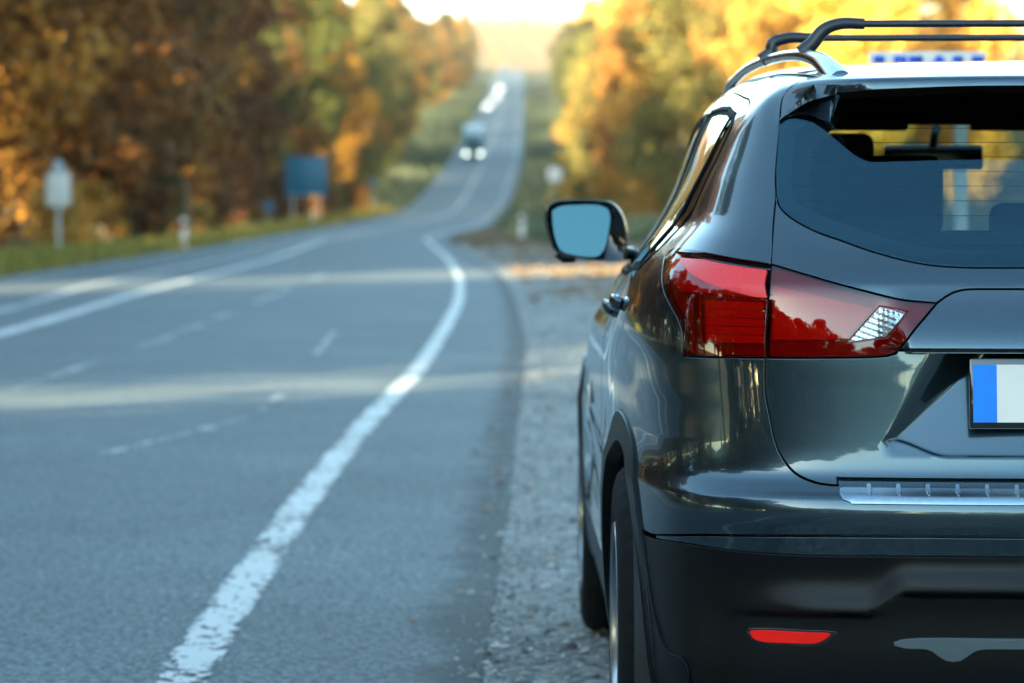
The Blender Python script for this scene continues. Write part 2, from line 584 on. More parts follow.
def tube_geo(path, rad, n=10, cap=True, flat=1.0):
    """path: list of points; rad: radius or list; flat squashes vertically"""
    P = np.array(path, float)
    R = np.full(len(P), rad) if np.isscalar(rad) else np.array(rad, float)
    T = np.gradient(P, axis=0); T /= np.maximum(np.linalg.norm(T, axis=1, keepdims=True), 1e-9)
    up = np.array([0, 0, 1.0])
    if abs(T[0] @ up) > .9: up = np.array([0, 1.0, 0])
    v, f = [], []
    for p, t, r in zip(P, T, R):
        a = np.cross(t, up); a /= max(np.linalg.norm(a), 1e-9)
        b = np.cross(a, t)
        for k in range(n):
            th = 2*math.pi*k/n
            v.append(p + a*math.cos(th)*r + b*math.sin(th)*r*flat)
    for i in range(len(P) - 1):
        for k in range(n):
            f.append((i*n + k, i*n + (k+1) % n, (i+1)*n + (k+1) % n, (i+1)*n + k))
    if cap:
        f.append(tuple(range(n-1, -1, -1))); f.append(tuple((len(P)-1)*n + k for k in range(n)))
    return v, f

def tube(name, path, rad, m, parent, n=10, flat=1.0):
    v, f = tube_geo(path, rad, n, True, flat)
    o = solid(name, v, f, m, parent, True)
    o.data.set_sharp_from_angle(angle=math.radians(50))
    return o

def lathe_geo(prof, n=48, axis='x', c=(0, 0, 0)):
    v, f = [], []
    for (a, r) in prof:
        for k in range(n):
            th = 2*math.pi*k/n
            y, z = r*math.cos(th), r*math.sin(th)
            v.append((c[0] + a, c[1] + y, c[2] + z) if axis == 'x' else (c[0] + y, c[1] + z, c[2] + a))
    for i in range(len(prof) - 1):
        for k in range(n):
            f.append((i*n+k, i*n+(k+1) % n, (i+1)*n+(k+1) % n, (i+1)*n+k))
    return v, f

# ------------------------------------------------------------------ the car
car = empty('compact_suv', (CAR_X, CAR_Y, 0))
tag(car, 'dark grey compact SUV parked on the gravel shoulder, seen from behind', 'car')

# measured outlines of the rear left quarter
sA = seen([(817,76),(795,84),(783,96),(779,122)])
sB = seen([(779,122),(775.5,173),(776,195)])
sC = seen([(776,195),(773.5,221),(771,264)])
sL = seen([(771,264),(768,300),(765,343),(765,358)])
sD = seen([(765,358),(765,391),(769,414),(778,450),(794,472),(815,482),(838,485.5)])
lampT = seen([(771,264),(832,282),(865,291),(901,299.5),(937,303)])
tip = seen([(937,303)])[0]
lampTip = seen([(937,303),(927,315),(916,328),(906,341),(899,350)])
lampB = seen([(899,350),(896,353.5),(888,356),(878,357),(820,358),(765,358)])
olT = seen([(771,264),(740,260),(710,254.5),(685,250),(674,249)])
olL = seen([(674,249),(667,253),(663.5,263),(662,277),(664,291),(670,304),(678,319),(682,332),(682,345),(682,356.5)])
olB = seen([(682,356.5),(720,357.5),(765,358)])
winB = seen([(776,195),(780,207),(790,217),(815,231),(840,240),(865,249),(890,256.5),(916,262.5),(942,266),(975,267.5)])
zwb = winB[-1][2]
zg = seen([(975,289)])[0][2]
gT = seen([(937,303),(945,297),(953,292.5),(962,290),(975,289)])

def hline(x0, x1, z, n=24, proj='R'):
    xs = np.linspace(x0, x1, n)
    p = lift(np.stack([xs, np.full(n, z)], 1), proj)
    p[np.abs(xs) < 1e-9, 0] = 0
    return p
def vline(z0, z1, n=40, x=0.0):
    zs = np.linspace(z0, z1, n)
    return lift(np.stack([np.full(n, x), zs], 1), 'R')

ZL = .9565                      # top of the lower tailgate skin
ZGB = .9600                     # bottom of the strip
xe = lampTip[-1][0]

tg = MB()
mid = chain(curve(sC), curve(lampT), curve(gT)[1:], hline(gT[-1][0], 0, zg), vline(zg, zwb, 8),
            hline(0, winB[-1][0], zwb), curve(winB[::-1]))
patch(tg, mid, 'R', h=.010, fine=[(1.05, 1.135, .005)])
sDc = curve(sD)
low = chain(curve(lampB[::-1])[:-1], lampB[:1], hline(lampB[0][0] + .004, 0, ZL, 40), vline(ZL, .7215, 60),
            hline(0, sD[-1][0], .7215, 40), sDc[::-1])
ez = np.linspace(.786, .9555, 150); et = np.clip((ez - .805)/.145, -.12, 1)
exm = .395 - .120*et; ewb = .016 + .050*np.clip(et, 0, 1)
ext = np.vstack([np.stack([-(exm + q*ewb), ez], 1) for q in (-1.3, -1, -.75, -.5, -.25, 0, .25, .5, .75, 1, 1.3)]
                + [np.stack([-xs_, .757 + .030*sst(.30, .405, xs_) + q], 1) for xs_ in (np.linspace(.005, .405, 130),) for q in (-.001, .001, .0035, .006, .0085, .011)])
patch(tg, low, 'R', h=.010, fine=[(.94, .957, .004)], extra=ext)
tg.both()
tailgate = tg.build('tailgate', M['paint'], car)

sp = MB()
xlip = np.linspace(-.588, 0, 90)
def lipline(dz):
    p = lift(np.stack([xlip, ZLIP(-xlip) + dz], 1), 'R'); p[-1, 0] = 0
    return p
lip_lo, lip_up = lipline(-.0068), lipline(.0008)
roofz = sA[0]
yk = roofz[1]
def roof_seam(x0, x1, n=20):
    xs = np.linspace(x0, x1, n)
    ys = yk + .0*xs + .06*((xs/roofz[0])**2 - 1)*-.6
    p = lift(np.stack([xs, ys], 1), 'T'); p[np.abs(xs) < 1e-9, 0] = 0
    return p
zsp = 1.4503
cen = lift(np.stack([np.zeros(14), np.linspace(lip_up[-1][1] + zsp, yk + .036 + float(top_z(0., yk + .036)), 14)], 1), 'K'); cen[:, 0] = 0
out = chain(lip_up, cen[1:], roof_seam(0, roofz[0], 40), curve(sA)[:-1])
patch(sp, out, 'K', h=.009, depth=.010, flange=0)
nl = len(xlip)
ua = lip_up + np.array([0, .002, -.0005]); ub = lip_lo + np.array([0, .006, .001])
sp.add(np.vstack([ua, ub]), [(i, i+1, nl+1+i, nl+i) for i in range(nl-1)], np.tile([0, 0, -1.0], (2*nl, 1)), 1)
sp.both()
spoiler = sp.build('spoiler', [M['paint'], M['black_plastic']], tailgate)

win = MB()
wt = chain(curve(sB), curve(winB), hline(winB[-1][0], 0, zwb), vline(zwb, 1.4427, 30), lip_lo[::-1])
patch(win, wt, 'R', h=.016, gap=.002, depth=.004, flange=0)
win.both()
rear_window = win.build('rear_window', M['rear_glass'], tailgate)
def band(mb, outline, proj, width, off, skip_centre=True):
    """flat border strip just inside an outline"""
    P = PROJ[proj][0](outline)
    pin = np.abs(outline[:, 0]) < 1e-4
    Q = offset_poly(P, width, pin)
    A = lift(offset_poly(P, .003, pin), proj, off); B = lift(Q, proj, off)
    NA, NB = normals(A), normals(B)
    n = len(P); f = []
    d = np.array(PROJ[proj][2])
    for i in range(n):
        k = (i+1) % n
        if pin[i] and pin[k]: continue
        q = (i, k, n+k, n+i)
        V = [A[i], A[k], B[k]]
        if np.cross(V[1]-V[0], V[2]-V[0]) @ d > 0: q = q[::-1]
        f.append(q)
    mb.add(np.vstack([A, B]), f, np.vstack([NA, NB]))

def wall_in(mb, outline, proj, d0, d1, inset=.002):
    P = PROJ[proj][0](outline)
    pin = np.abs(outline[:, 0]) < 1e-4
    Q = offset_poly(P, inset, pin)
    A = lift(Q, proj, d0); B = lift(Q, proj, d1)
    n = len(P)
    f = [(i, (i+1) % n, n + (i+1) % n, n + i) for i in range(n)]
    cen_ = A.mean(0)
    N = cen_ - A; N /= np.linalg.norm(N, axis=1, keepdims=True)
    mb.add(np.vstack([A, B]), f, np.vstack([N, N]))

def pair(build_one, name, m, parent, parents=None, cat=None):
    """left and right versions of a part"""
    mb = MB(); build_one(mb)
    l = mb.build(name, m, parent if parents is None else parents[0])
    r = mb.mirrored().build(name, m, parent if parents is None else parents[1])
    return l, r

bd = MB(); band(bd, wt, 'R', .032, .006); bd.both()
bd.build('window_border', M['gloss_black'], rear_window)

# strip across the tailgate
gn = MB()
go = chain(curve(gT)[:], hline(gT[-1][0], 0, zg), vline(zg, ZGB, 24), hline(0, xe + .004, ZGB, 40), lampTip[-1:], curve(lampTip[::-1]))
patch(gn, go, 'R', h=.009, depth=.012, fine=[(.96, 1.08, .004)])
gn.both(); gn.build('tailgate_strip', M['paint'], tailgate)

# number plate
pl = empty('number_plate_holder', (0, .064, .8785), 0, tailgate)
tilt = math.radians(-4)
pl.rotation_euler = (tilt, 0, 0)
v, f = box_v(-.263, .263, -.004, .010, -.0645, .0645)
plf = solid('plate_frame', v, f, M['gloss_black'], None, True, .004)
plf.parent = tailgate; plf.location = pl.location; plf.rotation_euler = pl.rotation_euler
bpy.data.objects.remove(pl)
v, f = box_v(-.257, -.2135, -.0062, -.004, -.053, .053)
solid('plate_band', v, f, M['plate_blue'], plf, False)
v, f = box_v(-.2132, .257, -.0062, -.004, -.053, .053)
solid('plate_face', v, f, M['plate_white'], plf, False)

# painted rear bumper skin
def arc(yc, r, a0, a1, n=30):
    a = np.radians(np.linspace(a0, a1, n))
    return lift(np.stack([yc + r*np.cos(a), .345 + r*np.sin(a)], 1), 'S')
def ang(z, r): return math.degrees(math.asin((z - .345)/r))
RA = .455
zb_pts = seen([(652,534.4),(700,534.8),(748,535.2),(838,535.6),(930,536)])
zb0 = zb_pts[-1][2]
aL = 180 - ang(zb_pts[0][2], RA)
seamA = 180 - ang(.775, RA)
arcB = arc(.80, RA, aL, seamA, 24)
corner = olL[-1]
seamQ = curve([arcB[-1], lift([[(arcB[-1][1]*.45 + corner[1]*.55), .86]], 'S')[0], corner])
SHARED.append(seamQ)
bp = MB()
bo = chain(curve(olB), curve(sD), hline(sD[-1][0], 0, .7185, 40), vline(.7185, zb0, 40), hline(0, zb_pts[-1][0], zb0, 20),
           curve(zb_pts[::-1]), arcB[:-1], seamQ)
patch(bp, bo, 'D', h=.011, fine=[(.62, .78, .0045)])
bp.both(); bumper = bp.build('rear_bumper', M['paint'], car)

# thin painted strip under the groove
stOFF = 1
stT = seen([(655,535.8),(700,536.6),(748,537.6),(838,538.2),(930,538.8)])
stB = seen([(655,537.8),(690,543.5),(723,548.8),(760,552.6),(800,554.6),(838,555.3),(930,556)])
st = MB()
patch(st, chain(curve(stT), hline(stT[-1][0], 0, stT[-1][2]), vline(stT[-1][2], stB[-1][2], 8), hline(0, stB[-1][0], stB[-1][2]), curve(stB[::-1])), 'D',
      h=.010, gap=.0004, off=.003, depth=.012, fine=[(.57, .63, .004)])
st.both(); st.build('bumper_strip', M['paint'], bumper)

# black lower bumper
lb = MB()
bbT = seen([(652,538.8),(690,545),(723,550.2),(760,554),(800,556),(838,556.8),(930,557.4)])
aB = 180 - ang(bbT[0][2], RA)
aZ = 180 - ang(.27, RA)
lo_u = np.linspace(0, 1, 60)
endS = arc(.80, RA, aZ, aZ, 1)[0]
us = np.linspace(-Y0(.27), endS[0] - endS[1], 70)
botl = lift(np.stack([us, np.full(70, .27)], 1), 'D'); botl[0, 0] = 0
lbo = chain(hline(bbT[-1][0], 0, bbT[-1][2]), vline(bbT[-1][2], .27, 40), botl, arc(.80, RA, aZ, aB, 24), curve(bbT))
patch(lb, lbo, 'D', h=.012, gap=.0008, fine=[(.36, .585, .005)])
lb.both(); lower = lb.build('lower_bumper', M['black_plastic'], bumper)

# steel step pad with moulded ribs
sp_m = MB()
padL = seen([(846,485.6),(840,487),(839.5,494),(843,500),(851,503)])
zt_, zb_ = padL[0][2], seen([(930,505.5)])[0][2]
po = chain(hline(0, padL[0][0], zt_), curve(padL), hline(padL[-1][0], 0, zb_), vline(zb_, zt_, 8))
patch(sp_m, po, 'D', h=.010, off=-.003, depth=.004, flange=0)
for k in range(9):
    xr = -.448 + .0535*k
    a = [(xr - .004, .701), (xr - .003, .7135), (xr + .003, .7135), (xr + .004, .701), (xr, .694)]
    patch(sp_m, curve(np.vstack([lift(a, 'R'), lift(a[:1], 'R')]), .004, False)[:-1], 'R', h=.003, off=-.0065, depth=.0035, gap=.0002, flange=0)
sp_m.both(); sp_m.build('step_pad', M['steel_pad'], bumper)

# low reflectors and silver skid
def refl(mb):
    p = seen([(752,629.5),(750.5,633),(754,638.5),(762,642),(790,643.8),(818,644),(827,640),(834,633.5),(831,632.3),(800,631),(770,629.2),(752,629.5)])
    patch(mb, curve(p, .006)[:-1], 'D', h=.008, off=-.004, depth=.01, flange=0)
pair(refl, 'rear_reflector', M['red_plastic'], lower)
def refl2(mb):
    p = seen([(749,627),(747,633),(751,640),(760,644.5),(790,646.6),(819,647),(830,642.5),(839,632),(832,630),(800,628.6),(770,626.9),(749,627)])
    patch(mb, curve(p, .006)[:-1], 'D', h=.008, off=-.002, depth=.01, flange=0)
pair(refl2, 'reflector_bezel', M['gloss_black'], lower)
def arch_ext(mb):
    p = seen([(646,562),(649,585),(654,612),(661,636),(668,650),(684,658),(690,672),(688,690),(662,690),(654,650),(648,610),(645,580),(646,562)])
    patch(mb, curve(p, .008)[:-1], 'D', h=.012, off=-.004, depth=.01, flange=0)
pair(arch_ext, 'arch_extension', M['black_plastic'], lower)
sk = MB()
sT = seen([(893,646),(892,642),(900,639),(916,637.3),(940,637)])
sBt = seen([(893,646),(905,649.3),(925,650),(932,652.5),(938,657.5),(945,661.5),(953,662.8),(961,661.5),(968,657),(974,652.5),(981,650.4),(1000,650)])
patch(sk, chain(curve(sT), hline(sT[-1][0], 0, sT[-1][2]), vline(sT[-1][2], sBt[-1][2], 8), hline(0, sBt[-1][0], sBt[-1][2]), curve(sBt[::-1])), 'R', h=.010, off=-.006, depth=.012, flange=0)
sk.both(); sk.build('skid_plate', M['silver_paint'], lower)

# ---- tail lamps
olo = chain(curve(olT), sL[1:], curve(olB[::-1]), curve(olL[::-1]))
ilo = chain(curve(lampT), curve(lampTip), curve(lampB), curve(sL[::-1]))
rev = curve(seen([(880,306.5),(907,311.5),(887,337),(848,342.5),(880,306.5)]), .006, False)[:-1]
def region(px, step=.006): return curve(seen(px + px[:1]), step, False)[:-1]

for side in (0, 1):
    mk = (lambda mb: mb) if side == 0 else (lambda mb: mb.mirrored())
    lo = MB(); patch(lo, olo, 'D', h=.009, depth=.006, flange=0)
    outer = mk(lo).build('tail_lamp', M['lens_red'], car)
    hb = MB(); patch(hb, olo, 'D', h=.012, off=.014, rim=False, gap=.002); wall_in(hb, olo, 'D', .0035, .014)
    mk(hb).build('lamp_housing', M['lamp_dark'], outer)
    b1 = MB(); patch(b1, region([(667,255),(700,258),(764,269),(764,299),(704,294),(676,292)]), 'D', h=.01, off=.010, depth=.006, flange=0)
    mk(b1).build('lamp_reflector', M['lamp_red'], outer)
    b2 = MB()
    for k in range(5):
        y_ = 301 + k*8.4
        patch(b2, region([(703,y_),(761,y_+2),(761,y_+8.6),(703,y_+7)]), 'D', h=.01, off=.006, depth=.008, flange=0, gap=.0004)
    mk(b2).build('brake_light', M['lamp_red'], outer)
    b3 = MB(); patch(b3, region([(692.5,293),(698,293),(699.5,342),(693,342)]), 'D', h=.01, off=.005, depth=.01, flange=0, gap=.0004)
    mk(b3).build('light_bar', M['lamp_chrome'], outer)
    li = MB(); patch(li, ilo, 'R', h=.009, depth=.006, flange=0, holes=[rev])
    inn = mk(li).build('tail_lamp', M['lens_red'], car)
    hb = MB(); patch(hb, ilo, 'R', h=.012, off=.014, rim=False, gap=.002); wall_in(hb, ilo, 'R', .0035, .014)
    mk(hb).build('lamp_housing', M['lamp_dark'], inn)
    b4 = MB(); patch(b4, region([(772,284),(810,293),(876,308.5),(846,341),(772,341)]), 'R', h=.01, off=.010, depth=.006, flange=0)
    mk(b4).build('lamp_reflector', M['lamp_red'], inn)
    rl_ = MB(); patch(rl_, rev, 'R', h=.01, depth=.004, gap=.0006, flange=0)
    rv = mk(rl_).build('reversing_light', M['lens_clear'], car)
    rc = MB()
    rr = random.Random(4)
    zz0, zz1 = rev[:, 2].min(), rev[:, 2].max()
    patch(rc, rev, 'R', h=.004, off=.008, rim=False, gap=.001)
    rc.n = [tuple(np.array(n_) + np.array([.30*math.sin(v_[0]*700), 0, .30*math.sin(v_[2]*560 + v_[0]*200)])) for n_, v_ in zip(rc.n, rc.v)]
    mk(rc).build('lamp_reflector', M['lamp_chrome'], rv)

# ---- quarter panel with the roof side and the windshield pillar
def S(pts): return lift(pts, 'S')
def T(pts): return lift(pts, 'T')
doorR = [(.70,1.440),(.61,1.420),(.560,1.375),(.552,1.32),(.570,1.21),(.615,1.12),(.74,1.02),(.98,.92),(1.18,.81),(1.31,.62),(1.37,.43)]
topline = [(.70,1.440),(1.0,1.458),(1.3,1.472),(1.76,1.478),(2.2,1.472),(2.42,1.435),(2.7,1.31),(3.0,1.15),(3.14,1.055)]
roofside = [tuple(sA[0][:2]), (-.535,.7), (-.562,1.0), (-.578,1.6), (-.578,2.1), (-.585,2.34)]
pillar = [(-.585,2.34), (-.64,2.78), (-.715,3.27)]
qarc = arc(.80, RA, seamA, ang(.43, RA), 50)
def quarter(mb):
    o = chain(curve(T(roofside)[::-1] if False else np.vstack([T([p]) for p in roofside])[::-1])[:],
              curve(sA), curve(sB), curve(sC), curve(olT), curve(olL)[:-1], seamQ[::-1], qarc[1:],
              curve(S([(1.249,.43),(1.37,.43)])), curve(S(doorR[::-1])), curve(S(topline)), curve(T(pillar[::-1])))
    patch(mb, o, 'D', h=.016)
pair(quarter, 'quarter_panel', M['paint'], car)
SHARED.clear()

RE = [(1.76,.43),(1.76,1.0),(1.76,1.478)]
rdo = chain(curve(S(RE)), curve(S(topline[:4][::-1])), curve(S(doorR)), curve(S([(1.37,.43),(1.76,.43)])))
rgo = curve(S([(1.70,1.072),(1.70,1.25),(1.70,1.440),(1.3,1.437),(1.0,1.428),(.74,1.408),(.660,1.376),(.638,1.32),(.645,1.22),(.69,1.135),(.80,1.10),(1.3,1.083),(1.70,1.072)]), .012, False)[:-1]
FE = [(1.78,.43),(1.78,1.0),(1.78,1.478)]
fdF = [(3.14,1.055),(3.09,.95),(2.995,.80),(2.95,.62),(2.95,.43)]
fdo = chain(curve(S(FE)), curve(S([(1.78,1.478),(2.2,1.472),(2.42,1.435),(2.7,1.31),(3.0,1.15),(3.14,1.055)])), curve(S(fdF)), curve(S([(2.95,.43),(1.78,.43)])))
fgo = curve(S([(1.85,1.066),(1.85,1.25),(1.85,1.438),(2.18,1.432),(2.38,1.395),(2.65,1.275),(2.88,1.155),(2.97,1.06),(2.4,1.056),(1.85,1.066)]), .012, False)[:-1]
for nm, do, go_, hy, hz in (('rear_door', rdo, rgo, 1.02, 1.012), ('front_door', fdo, fgo, 2.02, .965)):
    m_ = MB(); patch(m_, do, 'S', h=.022, holes=[go_], hdepth=.005)
    g_ = MB(); patch(g_, go_, 'S', h=.04, off=.004, rim=False, gap=-.002)
    b_ = MB(); band(b_, go_, 'S', .012, .0032)
    ob_ = offset_poly(PROJ['S'][0](go_), -.007, np.zeros(len(go_), bool))
    patch(b_, lift(ob_, 'S'), 'S', h=.03, off=-.002, depth=.003, gap=0, flange=0, holes=[go_])
    if nm == 'rear_door': patch(b_, curve(S([(.835,1.10),(.86,1.10),(.80,1.412),(.775,1.410),(.835,1.10)]), .01, False)[:-1], 'S', h=.02, off=-.001, depth=.004, gap=0, flange=0)
    for sgn, conv in ((-1, lambda q: q), (1, lambda q: q.mirrored())):
        d_ = conv(m_).build(nm, M['paint'], car)
        conv(g_).build('door_glass', M['side_glass'], d_)
        conv(b_).build('window_trim', M['matt_black'], d_)
        hs = S([(hy + t*.17, hz) for t in (0, .06, .2, .5, .8, .94, 1)])
        lift_ = np.array([.001, .012, .018, .020, .018, .012, .001])
        nn = normals(hs)
        hp = hs + nn*lift_[:, None]
        hp[:, 0] *= -sgn
        tube('door_handle', hp, [.006,.008,.009,.009,.009,.008,.006], M['paint'], d_, 12, 1.9)

def sill(mb):
    o = chain(curve(S([(1.24,.425),(2.96,.425)])), curve(S([(2.96,.425),(2.99,.27)])), curve(S([(2.99,.27),(1.22,.27)])), curve(S([(1.22,.27),(1.24,.425)])))
    patch(mb, o, 'S', h=.03, off=-.004)
pair(sill, 'side_sill', M['black_plastic'], car)

def cladding(yc):
    def go2(mb):
        a0, a1 = ang(.27, RA), 180 - ang(.27, RA)
        A_ = arc(yc, RA - .001, a0, a1, 60); B_ = arc(yc, RA - .062, 180 - ang(.27, .393), ang(.27, .393), 56)
        patch(mb, chain(A_, B_), 'S', h=.012, off=-.007, depth=.03, gap=.001, flange=0)
    return go2
for yc in WHEELS_Y:
    pair(cladding(yc), 'wheel_arch_cladding', M['black_plastic'], car)

# fender, hood, front
hoodside = [(-.755,3.30),(-.752,3.7),(-.71,4.07)]
def fender(mb):
    a_end = ang(.62, RA)
    o = chain(curve(S(fdF[::-1])), curve(np.vstack([S([(3.14,1.055)]), T([(-.755,3.30)])])), curve(T(hoodside)),
              curve(np.vstack([T([(-.71,4.07)]), S([(3.98,.74)]), arc(3.45, RA, a_end, a_end, 1)])), arc(3.45, RA, a_end, 180 - ang(.43, RA), 50), curve(S([(3.001,.43),(2.95,.43)])))
    patch(mb, o, 'D', h=.025)
pair(fender, 'fender', M['paint'], car)
hd = MB()
hoodfront = [(-.71,4.07),(-.5,4.15),(-.25,4.19),(0,4.20)]
def pc(a):
    a = np.array(a); a[np.abs(a[:, 0]) < 1e-6, 0] = 0; return a
patch(hd, pc(chain(curve(T([(0,3.33),(-.4,3.33),(-.74,3.30)])), curve(T([(-.74,3.30)] + hoodside[1:])), curve(T(hoodfront)), curve(T([(0,4.20),(0,3.33)])))), 'T', h=.03)
hd.both(); hd.build('hood', M['paint'], car)
fr = MB()
a_end = ang(.62, RA); a_z = ang(.27, RA)
e0 = arc(3.45, RA, a_z, a_z, 1)[0]
fu = np.linspace(e0[0] + e0[1], YF(.27), 50)
fbot = lift(np.stack([fu, np.full(50, .27)], 1), 'F'); fbot[-1, 0] = 0
fmid = lift(np.stack([np.zeros(20) + 1e-12, np.linspace(.27, top_z(0., 4.2), 20)], 1), 'F')
fz = np.linspace(.27, float(top_z(0., 4.20)) - .004, 24)
fmid = np.stack([np.zeros(24), YF(fz), fz], 1)
patch(fr, pc(chain(arc(3.45, RA, a_end, a_z, 16), fbot, fmid, curve(T(hoodfront[::-1])), curve(np.vstack([T([(-.71,4.07)]), S([(3.98,.74)]), arc(3.45, RA, a_end, a_end, 1)])))), 'F', h=.03)
fr.both(); front = fr.build('front_bumper', M['paint'], car)
def N_(pts, off=0):
    p = np.array(pts, float)
    st = np.stack([p[:, 0], np.full(len(p), 4.5), p[:, 1]], 1)
    return newton(st, (0, -1, 0), off)
PROJ['N'] = (lambda p: p[:, [0, 2]].copy(), lambda uv: np.stack([uv[:, 0], np.full(len(uv), 4.5), uv[:, 1]], 1), (0, -1, 0))
gr = MB(); patch(gr, curve(N_([(0,.52),(-.34,.52),(-.40,.60),(-.36,.78),(0,.80)]), .02, False)[:], 'N', h=.02, off=-.003, flange=0)
gr.both(); gr.build('grille', M['gloss_black'], front)
def headl(mb): patch(mb, curve(N_([(-.42,.74),(-.68,.78),(-.70,.84),(-.44,.80),(-.42,.74)]), .02, False)[:-1], 'N', h=.02, off=-.003, flange=0)
pair(headl, 'headlight', M['lamp_chrome'], car)

# roof and windshield
rf = MB()
rso = np.vstack([T([p]) for p in roofside])
patch(rf, pc(chain(roof_seam(0, roofz[0], 40), curve(rso), curve(T([(-.585,2.34),(-.3,2.375),(0,2.385)])), curve(T([(0,2.385),(0,roof_seam(0, roofz[0])[0][1])])))), 'T', h=.02)
rf.both(); roof = rf.build('roof', M['paint'], car)
wd = MB()
wo = pc(chain(curve(T([(0,2.39),(-.3,2.38),(-.585,2.345)])), curve(T(pillar)), curve(T([(-.715,3.27),(-.4,3.32),(0,3.325)])), curve(T([(0,3.325),(0,2.39)]))))
patch(wd, wo, 'T', h=.03, depth=.004, flange=0)
wd.both(); wind = wd.build('windshield', M['wind_glass'], car)
bw = MB(); band(bw, wo, 'T', .045, .006); bw.both(); bw.build('windshield_border', M['gloss_black'], wind)

# ---- interior
hl = MB()
patch(hl, pc(chain(curve(T([(0,.52),(-.46,.55),(-.535,.9),(-.55,1.6),(-.55,2.30)])), curve(T([(-.55,2.30),(-.3,2.36),(0,2.37)])), curve(T([(0,2.37),(0,.52)])))), 'T', h=.05, off=.035, rim=False)
def liner(mb):
    o = chain(curve(S([(.70,1.00),(.66,1.15),(.66,1.40),(.75,1.43),(1.0,1.465),(2.3,1.47)])), curve(np.vstack([S([(2.3,1.47)]), T([(-.53,2.28)])])), curve(T([(-.53,2.28),(-.52,1.5),(-.47,.62)])),
              curve(np.vstack([T([(-.47,.62)]), seen([(835,110)]), seen([(806,150)])])), curve(seen([(806,150),(800,200),(806,240)])), curve(np.vstack([seen([(806,240)]), S([(.70,1.00)])])))
    patch(mb, o, 'D', h=.03, off=.022, rim=False)
liner(hl); hl.both(); hl.build('headliner', M['headliner'], car)

v, f = box_v(-.80, .80, .55, 4.1, .22, .32); solid('floor_pan', v, f, M['trim'], car, True, .03)
v, f = box_v(-.74, .74, .30, .98, .32, .82); solid('cargo_trim', v, f, M['trim'], car, True, .03)
v, f = box_v(-.70, .70, 2.9, 3.25, .55, 1.00); solid('dashboard', v, f, M['trim'], car, True, .06, 4)
v, f = box_v(-.62, .62, .98, 1.16, .5, 1.17); bench = solid('rear_seat', v, f, M['fabric'], car, True, .05, 4)
def pad(name, c, s, m, parent, bev=.035):
    v, f = box_v(c[0]-s[0]/2, c[0]+s[0]/2, c[1]-s[1]/2, c[1]+s[1]/2, c[2]-s[2]/2, c[2]+s[2]/2)
    return solid(name, v, f, m, parent, True, bev, 5)
pad('headrest', (-.325, 1.02, 1.245), (.28, .11, .17), M['fabric'], bench)
pad('headrest', (.325, 1.02, 1.235), (.27, .11, .15), M['fabric'], bench)
pad('headrest', (.03, 1.02, 1.185), (.22, .10, .09), M['fabric'], bench)
for sx in (-.37, .37):
    fs = pad('front_seat', (sx, 2.02, .82), (.50, .14, .62), M['fabric'], car, .05)
    pad('headrest', (sx, 2.03, 1.285), (.31, .10, .23), M['fabric'], fs)
    pad('seat_cushion', (sx, 2.30, .50), (.50, .50, .14), M['fabric'], fs, .04)
for sx in (-.33, .33):
    pad('sun_visor', (sx, 2.42, 1.452), (.50, .03, .075), M['headliner'], car, .012)
pad('overhead_console', (0, 2.38, 1.458), (1.16, .10, .058), M['headliner'], car, .02)
rm = pad('rearview_mirror', (.022, 2.70, 1.350), (.262, .03, .066), M['gloss_black'], car, .012)
tube('mirror_stalk', [(.02, 2.71, 1.37), (.02, 2.66, 1.41), (.02, 2.62, 1.425)], .012, M['gloss_black'], rm)
tv, tf = [], []
for i in range(36):
    th = 2*math.pi*i/36
    for j in range(8):
        ph = 2*math.pi*j/8
        r_ = .18 + .014*math.cos(ph)
        tv.append((-.37 + r_*math.cos(th), 2.78 + .014*math.sin(ph) + .08*math.sin(th), .98 + r_*math.sin(th)*.9))
        tf.append((i*8+j, ((i+1) % 36)*8+j, ((i+1) % 36)*8+(j+1) % 8, i*8+(j+1) % 8))
solid('steering_wheel', tv, tf, M['trim'], car)
# dark underbody so daylight does not pass between the wheels and the cabin
v, f = box_v(-.60, .60, .22, 4.15, .235, .33); solid('underbody', v, f, M['matt_black'], car, True, .02)
for yc in WHEELS_Y:
    for s_ in (-1, 1):
        v, f = [], []
        n = 24
        for k in range(n):
            a = math.radians(-15 + 210*k/(n-1))
            for xx in (.62, .865):
                v.append((s_*xx, yc + .40*math.cos(a), .345 + .40*math.sin(a)))
        f = [(2*k, 2*k+1, 2*k+3, 2*k+2) for k in range(n-1)]
        f.append(tuple(2*k for k in range(n)))
        solid('wheel_housing', v, f, M['trim'], car)

